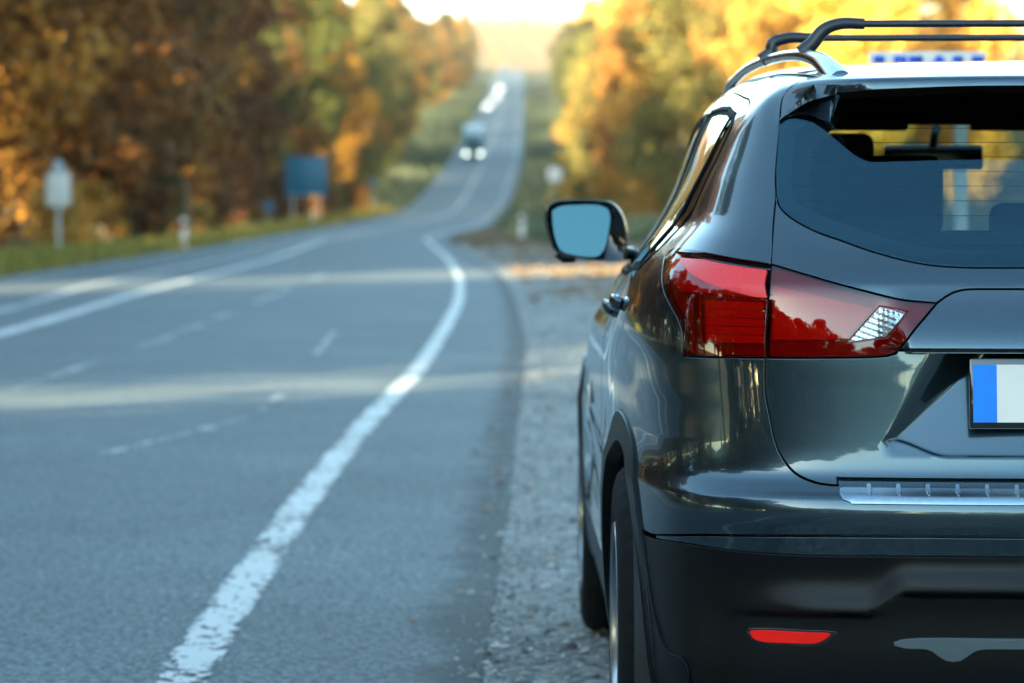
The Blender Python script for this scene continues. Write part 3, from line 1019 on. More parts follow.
# ---- wheels
def wheel(x_out, yc, s_, zc=.345):
    w = empty('wheel', (s_*x_out, yc, zc), 0 if s_ < 0 else math.pi, car)
    # local +x points to the car's middle
    prof = [(.012,.215),(.004,.232),(.000,.262),(.002,.300),(.010,.325),(.022,.338),(.034,.3435)]
    xs = [.036,.060,.0605,.069,.0695,.103,.1035,.112,.1125,.146,.1465,.155,.1555,.180]
    for i, a in enumerate(xs):
        prof.append((a, .345 if (i//2) % 2 == 0 else .337))
    prof += [(.193,.338),(.205,.325),(.213,.300),(.215,.262),(.211,.232),(.203,.215)]
    n = 144
    v, f = [], []
    for j, (a, r) in enumerate(prof):
        for k in range(n):
            th = 2*math.pi*k/n
            rr_ = r
            if (j in (5, 6) or j >= len(prof) - 6 and j < len(prof) - 4) and k % 4 == 0: rr_ -= .007
            v.append((a, rr_*math.cos(th), rr_*math.sin(th)))
    for i in range(len(prof) - 1):
        for k in range(n):
            f.append((i*n+k, i*n+(k+1) % n, (i+1)*n+(k+1) % n, (i+1)*n+k))
    t_ = solid('tyre', v, f, M['rubber'], w); t_.data.set_sharp_from_angle(angle=math.radians(40))
    v, f = lathe_geo([(.20,.217),(.012,.219),(.004,.226),(.0,.222),(.006,.214),(.03,.205),(.05,.198),(.06,.19),(.20,.18)], 72)
    for k in range(10):
        a0 = 2*math.pi*k/10 + (.13 if k % 2 else -.13)
        ca, sa = math.cos(a0), math.sin(a0)
        o = len(v)
        for (x_, r_, hw) in [(.022,.045,.022),(.010,.13,.014),(.016,.212,.016)]:
            for (dx, dw) in ((0,-1),(0,1),(.035,1),(.035,-1)):
                v.append((x_+dx, r_*ca - dw*hw*sa, r_*sa + dw*hw*ca))
        for i in range(2):
            for q in range(4):
                f.append((o+i*4+q, o+i*4+(q+1) % 4, o+(i+1)*4+(q+1) % 4, o+(i+1)*4+q))
    v2, f2 = lathe_geo([(.012,0.001),(.012,.03),(.018,.062),(.05,.065)], 32)
    o = len(v); v += v2; f += [tuple(i+o for i in q) for q in f2]
    r_ = solid('rim', v, f, M['alloy'], w); r_.data.set_sharp_from_angle(angle=math.radians(40))
    v, f = lathe_geo([(.12,.001),(.12,.15),(.135,.15),(.135,.001)], 48)
    solid('brake_disc', v, f, M['steel_pad'], w)
for yc in WHEELS_Y:
    for s_ in (-1, 1):
        wheel(.892 if yc < 1 else .896, yc, s_)

# ---- door mirrors
mo = [(-1.004,1.223),(-.985,1.234),(-.94,1.2385),(-.87,1.238),(-.832,1.232),(-.806,1.205),(-.793,1.165),(-.790,1.115),(-.797,1.078),(-.84,1.074),(-.92,1.082),(-.968,1.092),(-.985,1.105),(-.998,1.14),(-1.010,1.19)]
for s_ in (-1, 1):
    C0 = np.array([[a, 0, b] for a, b in mo]); C0 = curve(np.vstack([C0, C0[:1]]), .012)[:-1]
    n = len(C0); cc = np.array([-.885, 0, 1.155])
    v, f = [], []
    for (yy, sc, dx) in [(2.700,.93,0),(2.690,.965,0),(2.694,1.0,0),(2.74,1.0,.004),(2.80,.93,.012),(2.84,.78,.03),(2.865,.50,.045),(2.872,.05,.05)]:
        for p in C0:
            q = cc + (p - cc)*sc; v.append((( q[0] + dx)*-s_*1.0, yy, q[2]))
    for i in range(7):
        for k in range(n): f.append((i*n+k, i*n+(k+1) % n, (i+1)*n+(k+1) % n, (i+1)*n+k))
    f.append(tuple(range(n)))
    dm = solid('door_mirror', v, f, M['gloss_black'], car)
    g0 = np.array([[a, 0, b] for a, b in [(-.989,1.208),(-.97,1.220),(-.92,1.2245),(-.86,1.223),(-.842,1.215),(-.835,1.195),(-.840,1.150),(-.852,1.105),(-.865,1.090),(-.89,1.087),(-.94,1.094),(-.965,1.103),(-.977,1.125),(-.986,1.165)]])
    g0 = curve(np.vstack([g0, g0[:1]]), .01)[:-1]
    n = len(g0); v, f = [], []
    nrm_ = Vector((0, -1, .0))
    for yy in (2.688, 2.6985):
        for p in g0:
            v.append((p[0]*-s_, yy + (p[2] - 1.155)*.13 + (p[0] + .91)*.02, p[2]))
    f = [tuple(range(n)), tuple(range(2*n-1, n-1, -1))] + [(k, (k+1) % n, n + (k+1) % n, n + k) for k in range(n)]
    solid('mirror_glass', v, f, M['mirror'], dm, False)
    tube('mirror_arm', [(-.82*-s_,2.76,1.098),(-.775*-s_,2.78,1.094),(-.74*-s_,2.80,1.075)], [.026,.022,.026], M['gloss_black'], dm, 12, .8)
    tube('signal_foot', [(-.975*-s_,2.72,1.096),(-.955*-s_,2.72,1.080),(-.93*-s_,2.74,1.078)], [.012,.012,.008], M['gloss_black'], dm, 8)

# ---- roof rails and crossbars
for s_ in (-1, 1):
    pts = np.array([(-.460,.45,1.462),(-.470,.51,1.486),(-.484,.60,1.512),(-.501,.72,1.529),(-.520,.95,1.540),(-.533,1.25,1.545),(-.546,1.6,1.544),(-.552,1.95,1.533),(-.555,2.10,1.520),(-.556,2.2,1.495)])
    pts = curve(pts, .03); pts[:, 0] *= -s_
    n = len(pts)
    rr_ = np.interp(np.linspace(0, 1, n), [0,.05,.12,.25,.9,1], [.026,.021,.014,.0105,.0105,.018])
    tube('roof_rail', pts, rr_, M['rail'], car, 16, 1.1)
for (yb, x0, x1, x2, z0, z1) in ((.72, -.512, -.445, -.383, 1.535, 1.5945), (1.28, -.548, -.503, -.433, 1.545, 1.594)):
    cb = tube('crossbar', [(x2 - .02, yb, z1), (0, yb, z1 + .001), (-x2 + .02, yb, z1)], .0075, M['bar'], car, 14)
    for s_ in (-1, 1):
        pp = curve(np.array([(x0, yb, z0), (x0 + .022, yb, z0 + .018), (x1 - .02, yb, z1 - .012), (x1 + .012, yb, z1), (x2, yb, z1)]), .008)
        pp[:, 0] *= -s_
        tube('bar_foot', pp, np.interp(np.linspace(0, 1, len(pp)), [0, .2, .6, 1], [.016, .015, .0125, .0115]), M['bar'], cb, 14)
# ------------------------------------------------------------------ terrain and road
HZ = spl([-600, 120, 200, 330, 500, 810, 1550, 1900, 2600], [0, 0, .02, .45, 8, 24.7, 65, 74, 60])
XR = spl([-400,-60,9.5,12.3,17.1,25.4,39.4,49,73.7,97,117,140,166,330,500,810,1550,1900], [-8,-.83,-.825,-.82,-.77,-.60,-.534,-.62,-1.23,-2.06,-2.63,-2.3,-1.6,-.6,2.2,4.7,9.5,12])
XE = spl([-400,-60,9.1,11.2,14.4,20.3,29.3,41.5,56,68.7,97,117,166,330,500,810,1550,1900], [-7,-.06,-.06,0,.04,.12,.22,.18,0,-.44,-1.38,-1.9,-.8,.5,3.3,5.8,11,13.5])
XL = spl([-400,-60,54,88,117,160,220,330,500,810,1550,1900], [-15,-8.6,-8.4,-8.45,-8.8,-9.2,-9.9,-10.3,-7.9,-5.7,0,3])
ML1 = spl([-400,-60,30,45.8,68.7,117,166,330,500,810,1550,1900], [-11.5,-4.6,-4.73,-5,-5.1,-6,-5.6,-5,-2.6,0,5,8])
ML2 = spl([-400,-60,36.5,49.8,97,130], [-13,-5.9,-5.75,-6.2,-6.3,-6.9])
def bank(x, y):
    """height above the road level, away from the road"""
    l = np.maximum(XL(y) - 3.0 - x, 0); r = np.maximum(x - XE(y) - 6.0, 0)
    far = sst(150, 500, y)
    bl = np.minimum(l, 60)*(.05 + .10*far) ; br = np.minimum(r, 90)*(.05 + .12*far)
    return bl + br
def ground_z(x, y): return HZ(y) + bank(np.asarray(x, float), np.asarray(y, float))

ST = np.unique(np.concatenate([np.arange(-400, -40, 20), np.arange(-40, 140, 4), np.arange(140, 400, 10), np.arange(400, 1900, 25), [1900, 2100, 2400, 2800, 3400, 4500, 6000]])).astype(float)
OFF = np.array([-4000,-1500,-500,-200,-110,-63,-48,-36,-27,-20,-14,-9,-6,-3.0,-.5,0])
OFR = np.array([0,.5,3,6.0,9,14,20,28,38,50,66,96,200,500,1500,4000])
v, f = [], []
for y in ST:
    yl, yr = XL(y), XE(y)
    xs = list(yl + OFF) + list(yr + OFR)
    for x in xs:
        z = float(ground_z(x, y))
        if y > 1900: z = z
        v.append((x, y, z - .012))
nc = len(OFF) + len(OFR)
for i in range(len(ST) - 1):
    for k in range(nc - 1):
        f.append((i*nc+k, i*nc+k+1, (i+1)*nc+k+1, (i+1)*nc+k))

def ground_mat():
    m, nt, p = node_mat('verge_soil_and_grass')
    tc = nt.nodes.new('ShaderNodeTexCoord')
    def noise(sc, det=4):
        n = nt.nodes.new('ShaderNodeTexNoise'); n.inputs['Scale'].default_value = sc; n.inputs['Detail'].default_value = det
        nt.links.new(tc.outputs['Object'], n.inputs['Vector']); return n
    n1, n2, n3 = noise(.35, 8), noise(11, 8), noise(.04)
    r = nt.nodes.new('ShaderNodeValToRGB')
    r.color_ramp.elements[0].position = .36; r.color_ramp.elements[0].color = (.055, .065, .022, 1)
    r.color_ramp.elements[1].position = .62; r.color_ramp.elements[1].color = (.13, .10, .055, 1)
    e = r.color_ramp.elements.new(.5); e.color = (.085, .08, .035, 1)
    nt.links.new(n1.outputs[0], r.inputs[0])
    mx = nt.nodes.new('ShaderNodeMix'); mx.data_type = 'RGBA'; mx.blend_type = 'MULTIPLY'; mx.inputs[0].default_value = .5
    nt.links.new(r.outputs[0], mx.inputs[6]); nt.links.new(n2.outputs[0], mx.inputs[7])
    nt.links.new(mx.outputs[2], p.inputs['Base Color'])
    p.inputs['Roughness'].default_value = .95; p.inputs['Specular IOR Level'].default_value = .1
    return m
gme = bpy.data.meshes.new('ground'); gme.from_pydata(v, [], f)
ground = link(bpy.data.objects.new('ground', gme)); gme.materials.append(ground_mat()); tag(ground, kind='structure')

def sheet(name, xa, xb, ys, dz, m, cols=2, uv=True):
    v, f, uvs = [], [], []
    for y in ys:
        a, b = float(xa(y)), float(xb(y)); h_ = float(HZ(y))
        for k in range(cols):
            t = k/(cols-1); x = a + (b-a)*t
            v.append((x, y, h_ + dz)); uvs.append((b - x, y))
    for i in range(len(ys) - 1):
        for k in range(cols - 1):
            f.append((i*cols+k, i*cols+k+1, (i+1)*cols+k+1, (i+1)*cols+k))
    me = bpy.data.meshes.new(name); me.from_pydata(v, [], f)
    if uv:
        l = me.uv_layers.new(name='UVMap')
        for poly in me.polygons:
            for li in poly.loop_indices:
                l.data[li].uv = uvs[me.loops[li].vertex_index]
    me.materials.append(m)
    return tag(link(bpy.data.objects.new(name, me)), kind='structure')

def asphalt_mat():
    m, nt, p = node_mat('worn_asphalt')
    tc = nt.nodes.new('ShaderNodeTexCoord')
    L = nt.links.new
    v = nt.nodes.new('ShaderNodeTexVoronoi'); v.inputs['Scale'].default_value = 90; L(tc.outputs['Object'], v.inputs['Vector'])
    n = nt.nodes.new('ShaderNodeTexNoise'); n.inputs['Scale'].default_value = .6; n.inputs['Detail'].default_value = 8; n.inputs['Roughness'].default_value = .65; L(tc.outputs['Object'], n.inputs['Vector'])
    n5 = nt.nodes.new('ShaderNodeTexNoise'); n5.inputs['Scale'].default_value = 35; n5.inputs['Detail'].default_value = 5; L(tc.outputs['Object'], n5.inputs['Vector'])
    r = nt.nodes.new('ShaderNodeValToRGB')
    r.color_ramp.elements[0].position = .1; r.color_ramp.elements[0].color = (.022, .030, .034, 1)
    r.color_ramp.elements[1].position = .9; r.color_ramp.elements[1].color = (.155, .175, .180, 1)
    sep = nt.nodes.new('ShaderNodeSeparateColor'); L(v.outputs[1], sep.inputs[0])
    L(sep.outputs[0], r.inputs[0])
    r2 = nt.nodes.new('ShaderNodeMapRange'); r2.inputs[1].default_value = .3; r2.inputs[2].default_value = .7; r2.inputs[3].default_value = .72; r2.inputs[4].default_value = 1.18
    L(n.outputs[0], r2.inputs[0])
    r5 = nt.nodes.new('ShaderNodeMapRange'); r5.inputs[1].default_value = .35; r5.inputs[2].default_value = .65; r5.inputs[3].default_value = .5; r5.inputs[4].default_value = 1.45
    L(n5.outputs[0], r5.inputs[0])
    mu = nt.nodes.new('ShaderNodeMath'); mu.operation = 'MULTIPLY'; L(r2.outputs[0], mu.inputs[0]); L(r5.outputs[0], mu.inputs[1])
    # mossy, silted strip that follows the broken edge
    uv = nt.nodes.new('ShaderNodeUVMap'); uv.uv_map = 'UVMap'
    sx = nt.nodes.new('ShaderNodeSeparateXYZ'); L(uv.outputs[0], sx.inputs[0])
    n3 = nt.nodes.new('ShaderNodeTexNoise'); n3.inputs['Scale'].default_value = 2.2; n3.inputs['Detail'].default_value = 8; n3.inputs['Roughness'].default_value = .7; L(tc.outputs['Object'], n3.inputs['Vector'])
    ad = nt.nodes.new('ShaderNodeMath'); ad.operation = 'MULTIPLY_ADD'; L(n3.outputs[0], ad.inputs[0]); ad.inputs[1].default_value = -.55; L(sx.outputs[0], ad.inputs[2])
    ed = nt.nodes.new('ShaderNodeMapRange'); ed.interpolation_type = 'SMOOTHSTEP'
    ed.inputs[1].default_value = -.22; ed.inputs[2].default_value = -.04; ed.inputs[3].default_value = .16; ed.inputs[4].default_value = 1
    L(ad.outputs[0], ed.inputs[0])
    mu2 = nt.nodes.new('ShaderNodeMath'); mu2.operation = 'MULTIPLY'; L(mu.outputs[0], mu2.inputs[0]); L(ed.outputs[0], mu2.inputs[1])
    vm = nt.nodes.new('ShaderNodeVectorMath'); vm.operation = 'SCALE'; L(r.outputs[0], vm.inputs[0]); L(mu2.outputs[0], vm.inputs['Scale'])
    L(vm.outputs[0], p.inputs['Base Color'])
    p.inputs['Roughness'].default_value = .72
    p.inputs['Specular IOR Level'].default_value = .45
    b = nt.nodes.new('ShaderNodeBump'); b.inputs['Strength'].default_value = .55; b.inputs['Distance'].default_value = .004
    L(v.outputs[0], b.inputs['Height']); L(b.outputs[0], p.inputs['Normal'])
    return m
def worn_paint(name, cov, base=(.58, .56, .52)):
    m, nt, p = node_mat(name); L = nt.links.new
    tc = nt.nodes.new('ShaderNodeTexCoord')
    n = nt.nodes.new('ShaderNodeTexNoise'); n.inputs['Scale'].default_value = 26; n.inputs['Detail'].default_value = 6; n.inputs['Roughness'].default_value = .75
    mp = nt.nodes.new('ShaderNodeMapping'); mp.inputs['Scale'].default_value = (1, .45, 1); L(tc.outputs['Object'], mp.inputs[0]); L(mp.outputs[0], n.inputs['Vector'])
    n2 = nt.nodes.new('ShaderNodeTexNoise'); n2.inputs['Scale'].default_value = 1.6; n2.inputs['Detail'].default_value = 3; L(tc.outputs['Object'], n2.inputs['Vector'])
    # wear is worst at the two edges of the stripe
    uv = nt.nodes.new('ShaderNodeUVMap'); uv.uv_map = 'UVMap'
    sx = nt.nodes.new('ShaderNodeSeparateXYZ'); L(uv.outputs[0], sx.inputs[0])
    em = nt.nodes.new('ShaderNodeMath'); em.operation = 'SUBTRACT'; em.inputs[1].default_value = .5; L(sx.outputs[0], em.inputs[0])
    ab = nt.nodes.new('ShaderNodeMath'); ab.operation = 'ABSOLUTE'; L(em.outputs[0], ab.inputs[0])
    pw = nt.nodes.new('ShaderNodeMath'); pw.operation = 'POWER'; pw.inputs[1].default_value = 3.0; L(ab.outputs[0], pw.inputs[0])
    a1 = nt.nodes.new('ShaderNodeMath'); a1.operation = 'MULTIPLY_ADD'; a1.inputs[1].default_value = .9; L(pw.outputs[0], a1.inputs[0]); L(n.outputs[0], a1.inputs[2])
    a2 = nt.nodes.new('ShaderNodeMath'); a2.operation = 'MULTIPLY_ADD'; a2.inputs[1].default_value = .35; L(n2.outputs[0], a2.inputs[0]); L(a1.outputs[0], a2.inputs[2])
    th = nt.nodes.new('ShaderNodeMapRange'); th.inputs[1].default_value = cov - .012; th.inputs[2].default_value = cov + .012; L(a2.outputs[0], th.inputs[0])
    tr = nt.nodes.new('ShaderNodeBsdfTransparent')
    mx = nt.nodes.new('ShaderNodeMixShader'); out = nt.nodes['Material Output']
    L(th.outputs[0], mx.inputs[0]); L(p.outputs[0], mx.inputs[1]); L(tr.outputs[0], mx.inputs[2]); L(mx.outputs[0], out.inputs[0])
    r = nt.nodes.new('ShaderNodeMix'); r.data_type = 'RGBA'; r.inputs[6].default_value = (*[c*.7 for c in base], 1); r.inputs[7].default_value = (*base, 1)
    L(n.outputs[0], r.inputs[0]); L(r.outputs[2], p.inputs['Base Color'])
    p.inputs['Roughness'].default_value = .6
    return m
def gravel_mat():
    m, nt, p = node_mat('pale_gravel'); L = nt.links.new
    tc = nt.nodes.new('ShaderNodeTexCoord')
    v = nt.nodes.new('ShaderNodeTexVoronoi'); v.inputs['Scale'].default_value = 38; v.inputs['Randomness'].default_value = 1; L(tc.outputs['Object'], v.inputs['Vector'])
    n = nt.nodes.new('ShaderNodeTexNoise'); n.inputs['Scale'].default_value = 1.3; n.inputs['Detail'].default_value = 9; n.inputs['Roughness'].default_value = .7; L(tc.outputs['Object'], n.inputs['Vector'])
    sep = nt.nodes.new('ShaderNodeSeparateColor'); L(v.outputs[1], sep.inputs[0])
    r = nt.nodes.new('ShaderNodeValToRGB'); r.color_ramp.elements[0].color = (.07, .07, .062, 1); r.color_ramp.elements[1].color = (.34, .335, .31, 1); L(sep.outputs[0], r.inputs[0])
    r2 = nt.nodes.new('ShaderNodeMapRange'); r2.inputs[1].default_value = .35; r2.inputs[2].default_value = .62; r2.inputs[3].default_value = .55; r2.inputs[4].default_value = 1.15; L(n.outputs[0], r2.inputs[0])
    vm = nt.nodes.new('ShaderNodeVectorMath'); vm.operation = 'SCALE'; L(r.outputs[0], vm.inputs[0]); L(r2.outputs[0], vm.inputs['Scale']); L(vm.outputs[0], p.inputs['Base Color'])
    b = nt.nodes.new('ShaderNodeBump'); b.inputs['Strength'].default_value = .9; b.inputs['Distance'].default_value = .012; b.invert = True; L(v.outputs[0], b.inputs['Height']); L(b.outputs[0], p.inputs['Normal'])
    p.inputs['Roughness'].default_value = .9
    return m

RS = ST[ST <= 1900]
sheet('road', XL, XE, RS, 0.0, asphalt_mat(), 6)
rng = random.Random(7)
# right-hand gravel shoulder, with an uneven inner edge lying against the asphalt
gy = np.arange(-40, 100.1, 4.0)
sheet('gravel_shoulder', XE, lambda y: XE(y) + 5.6, gy, -.006, gravel_mat(), 4)

def stripe(name, fx, w, y0, y1, m, step=1.0, dz=.004):
    # rows include the terrain stations so that the stripe follows the road exactly
    ys = np.unique(np.concatenate([np.arange(y0, y1, step), [y1], ST[(ST > y0) & (ST < y1)]]))
    v, f = [], []
    hh = np.interp(ys, ST, HZ(ST))
    xs_ = fx(ys)
    for y, x, z in zip(ys, xs_, hh):
        v += [(x - w/2, y, z + dz), (x + w/2, y, z + dz)]
    f = [(2*i, 2*i+1, 2*i+3, 2*i+2) for i in range(len(ys) - 1)]
    me = bpy.data.meshes.new(name); me.from_pydata(v, [], f)
    l = me.uv_layers.new(name='UVMap')
    for poly in me.polygons:
        for li in poly.loop_indices:
            vi = me.loops[li].vertex_index
            l.data[li].uv = (vi % 2, ys[vi//2])
    me.materials.append(m)
    return tag(link(bpy.data.objects.new(name, me)), kind='structure')
wp = worn_paint('worn_white_paint', .75)
wp2 = worn_paint('old_white_paint', .72, (.52, .51, .48))
wp3 = worn_paint('faded_white_paint', .665, (.50, .50, .48))
def interp_line(fn):
    g = lambda ys: np.interp(ys, ST, fn(ST))
    return g
stripe('edge_line', lambda y: XR(y), .15, -60, 900, wp)
stripe('centre_line', lambda y: ML1(y), .24, -60, 900, wp)
stripe('second_centre_line', lambda y: ML2(y), .22, -60, 128, wp2)
stripe('left_edge_line', lambda y: XL(y) + .45, .12, -60, 700, wp2)
old = spl([15, 21, 29.3, 44, 60], [-3.4, -3.25, -3.07, -3.05, -3.1])
for a, b in ((17, 20.2), (21.5, 25.2), (27.5, 33.5), (34.4, 36.5), (40, 47), (52, 58)):
    stripe('faded_line', old, .13, a, b, wp3)
arcl = spl([15.9, 17, 18.2, 19.6, 20.8, 26, 31], [-1.95, -1.74, -1.53, -1.42, -1.42, -1.5, -1.6])
for a, b in ((15.9, 17.4), (17.6, 19.6), (20.1, 20.8), (26.5, 31)):
    stripe('faded_arc', arcl, .09, a, b, wp3, .3)

# loose stones on the shoulder
def scatter(name, pts, make, m, label, cat):
    v, f = [], []
    for p in pts:
        a, b = make(p); o = len(v); v += a; f += [tuple(i + o for i in q) for q in b]
    me = bpy.data.meshes.new(name); me.from_pydata(v, [], f); me.materials.append(m)
    return tag(link(bpy.data.objects.new(name, me)), label, cat, kind='stuff')
def stone(p):
    x, y, z, s = p
    a = rng.uniform(0, 6.28); q = []
    for k in range(5):
        th = a + k*1.2566; r_ = s*rng.uniform(.7, 1.2)
        q.append((x + r_*math.cos(th), y + r_*math.sin(th)*rng.uniform(.8, 1.1), z))
    q.append((x + s*.2, y, z + s*rng.uniform(.5, .9)))
    return q, [(k, (k+1) % 5, 5) for k in range(5)]
def island_mat(name, c0, c1, rough=.85, transl=0.0, obj_rand=0.0, c2=None):
    m, nt, p = node_mat(name); L = nt.links.new
    g = nt.nodes.new('ShaderNodeNewGeometry')
    r = nt.nodes.new('ShaderNodeValToRGB')
    r.color_ramp.elements[0].color = (*c0, 1); r.color_ramp.elements[1].color = (*c1, 1)
    if c2: e = r.color_ramp.elements.new(.5); e.color = (*c2, 1)
    L(g.outputs['Random Per Island'], r.inputs[0])
    col = r.outputs[0]
    if obj_rand:
        oi = nt.nodes.new('ShaderNodeObjectInfo')
        hs = nt.nodes.new('ShaderNodeHueSaturation')
        a = nt.nodes.new('ShaderNodeMapRange'); a.inputs[3].default_value = .5 - .010*obj_rand; a.inputs[4].default_value = .5 + .014*obj_rand
        b = nt.nodes.new('ShaderNodeMapRange'); b.inputs[3].default_value = 1 - .3*obj_rand; b.inputs[4].default_value = 1 + .3*obj_rand
        L(oi.outputs['Random'], a.inputs[0]); L(oi.outputs['Random'], b.inputs[0])
        L(a.outputs[0], hs.inputs['Hue']); L(b.outputs[0], hs.inputs['Value']); L(col, hs.inputs['Color']); col = hs.outputs[0]
    L(col, p.inputs['Base Color']); p.inputs['Roughness'].default_value = rough
    p.inputs['Specular IOR Level'].default_value = .25
    if transl:
        t = nt.nodes.new('ShaderNodeBsdfTranslucent'); L(col, t.inputs[0])
        mx = nt.nodes.new('ShaderNodeMixShader'); mx.inputs[0].default_value = transl
        L(p.outputs[0], mx.inputs[1]); L(t.outputs[0], mx.inputs[2]); L(mx.outputs[0], nt.nodes['Material Output'].inputs[0])
    return m
pts = []
for i in range(9000):
    y = 6.5 + 26*rng.random()**1.6
    e = float(XE(y))
    x = e + rng.uniform(-.10, 3.6)*rng.random()**.7 if rng.random() < .8 else e + rng.gauss(0, .07)
    pts.append((x, y, -.004, rng.uniform(.004, .012)*(2 if rng.random() < .05 else 1)))
scatter('loose_gravel', pts, stone, island_mat('gravel_stones', (.05, .05, .045), (.50, .49, .46)), 'loose pale stones on the gravel shoulder beside the dark car', 'gravel')

def leaf_quad(p):
    x, y, z, s = p
    a = rng.uniform(0, 6.28); c_, s_ = math.cos(a)*s, math.sin(a)*s
    t = rng.uniform(-.6, .6)*s; t2 = rng.uniform(-.6, .6)*s
    return [(x-c_, y-s_, z+.01), (x+s_*.6, y-c_*.6, z+.01+abs(t)), (x+c_, y+s_, z+.012), (x-s_*.6, y+c_*.6, z+.01+abs(t2))], [(0, 1, 2, 3)]
pts = []
for i in range(20000):
    y = 40 + 110*rng.random()
    e = float(XE(y))
    cl = math.sin(y*.35) + math.sin(y*.83 + 1) + rng.gauss(0, .5)
    if cl < .1 and rng.random() < .8: continue
    x = e + .2 + 6.5*rng.random()**.8
    pts.append((x, y, float(ground_z(x, y)), rng.uniform(.05, .10)))
for i in range(700):
    y = 9 + 30*rng.random(); x = float(XE(y)) + rng.uniform(-.2, 3.5)
    pts.append((x, y, .002, rng.uniform(.015, .035)))
scatter('fallen_leaves', pts, leaf_quad, island_mat('dry_leaves', (.15, .095, .055), (.38, .25, .14)), 'orange and tan fallen leaves scattered along the right verge', 'fallen leaves')

def blade(p):
    x, y, z, s = p
    a = rng.uniform(0, 6.28); w = s*.12; lx, ly = rng.gauss(0, .3)*s, rng.gauss(0, .3)*s
    return [(x-w*math.cos(a), y-w*math.sin(a), z), (x+w*math.cos(a), y+w*math.sin(a), z), (x+lx, y+ly, z+s)], [(0, 1, 2)]
def verge(name, xf, n, y0, y1, wid, m, label, pw=1.0, s0=.15, s1=.4):
    pts = []
    for i in range(n):
        y = y0 + (y1-y0)*rng.random()**pw
        x = xf(y) + wid(y)*rng.random()
        sc = 1 + max(0, y - 100)/250
        pts.append((x, y, float(ground_z(x, y)) - .02, rng.uniform(s0, s1)*sc))
    return scatter(name, pts, blade, m, label, 'grass')
gm = island_mat('verge_grass_green', (.15, .14, .03), (.34, .26, .06), transl=.3)
gm2 = island_mat('verge_grass_dry', (.075, .10, .055), (.17, .17, .10), transl=.3)
verge('verge_grass', lambda y: float(XL(y)) - 2.6, 19000, 45, 330, lambda y: 2.5, gm, 'short yellow-green grass strip along the left road edge below the forest', 1.6)
verge('hill_grass', lambda y: float(XL(y)) - 13, 14000, 330, 1000, lambda y: 12.9, gm2, 'grey-green grass slope left of the road where it climbs the hill', 1.2, .3, .7)
verge('tall_grass', lambda y: float(XE(y)) + .5 + 2.5*(1 - float(sst(110, 170, y))), 16000, 105, 900, lambda y: 8.0, gm2, 'pale dry grass beside the right road edge climbing the hill', 1.8, .25, .7)

# ------------------------------------------------------------------ trees
BARK = mat('tree_bark', (.075, .055, .04), .9, scale=12, var=.4, bump=.4)
LEAVES = {
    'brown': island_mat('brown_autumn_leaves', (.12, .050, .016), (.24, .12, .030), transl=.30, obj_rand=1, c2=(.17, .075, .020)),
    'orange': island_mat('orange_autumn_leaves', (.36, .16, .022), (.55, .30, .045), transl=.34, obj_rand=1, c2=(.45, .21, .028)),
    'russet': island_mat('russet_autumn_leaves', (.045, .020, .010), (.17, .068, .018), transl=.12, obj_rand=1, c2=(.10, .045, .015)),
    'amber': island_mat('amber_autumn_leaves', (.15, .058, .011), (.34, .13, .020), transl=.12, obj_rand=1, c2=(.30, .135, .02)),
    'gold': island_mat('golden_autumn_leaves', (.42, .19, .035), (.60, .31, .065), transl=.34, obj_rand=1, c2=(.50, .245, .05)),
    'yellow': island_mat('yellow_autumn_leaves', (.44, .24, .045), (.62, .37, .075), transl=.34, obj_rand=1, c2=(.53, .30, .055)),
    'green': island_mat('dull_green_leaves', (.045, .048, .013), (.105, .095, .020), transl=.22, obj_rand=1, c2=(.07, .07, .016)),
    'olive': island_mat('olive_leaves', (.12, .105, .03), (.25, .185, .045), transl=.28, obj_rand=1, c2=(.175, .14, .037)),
}
def crown_geo(seed, H_, R_, z0, nleaf, size, clumps=26):
    r = random.Random(seed); v, f = [], []
    cl = []
    for i in range(clumps):
        t = (i + .5)/clumps
        z = z0 + (H_ - z0)*(t**.85)
        prof = (math.sin(math.pi*min(1, .12 + .88*t))**.7)*.9 + .1*(1-t)
        a = r.uniform(0, 6.28); d = R_*prof*r.uniform(.25, .85)
        cl.append((d*math.cos(a), d*math.sin(a), z, R_*r.uniform(.30, .52)*(.55 + .6*prof)))
    for i in range(nleaf):
        cx, cy, cz, cr = cl[r.randrange(len(cl))]
        while True:
            dx, dy, dz = r.uniform(-1, 1), r.uniform(-1, 1), r.uniform(-1, 1)
            q = dx*dx + dy*dy + dz*dz
            if .12 < q < 1: break
        x, y, z = cx + dx*cr, cy + dy*cr, cz + dz*cr*.8
        s = size*r.uniform(.6, 1.3)
        n = Vector((dx + r.gauss(0, .6), dy + r.gauss(0, .6), dz + .4 + r.gauss(0, .6))).normalized()
        u = n.orthogonal().normalized(); w = n.cross(u)
        u, w = u*s, w*s*.7
        p = Vector((x, y, z)); o = len(v)
        v += [tuple(p-u), tuple(p-w*.9), tuple(p+u), tuple(p+w)]
        f.append((o, o+1, o+2, o+3))
    return v, f, cl
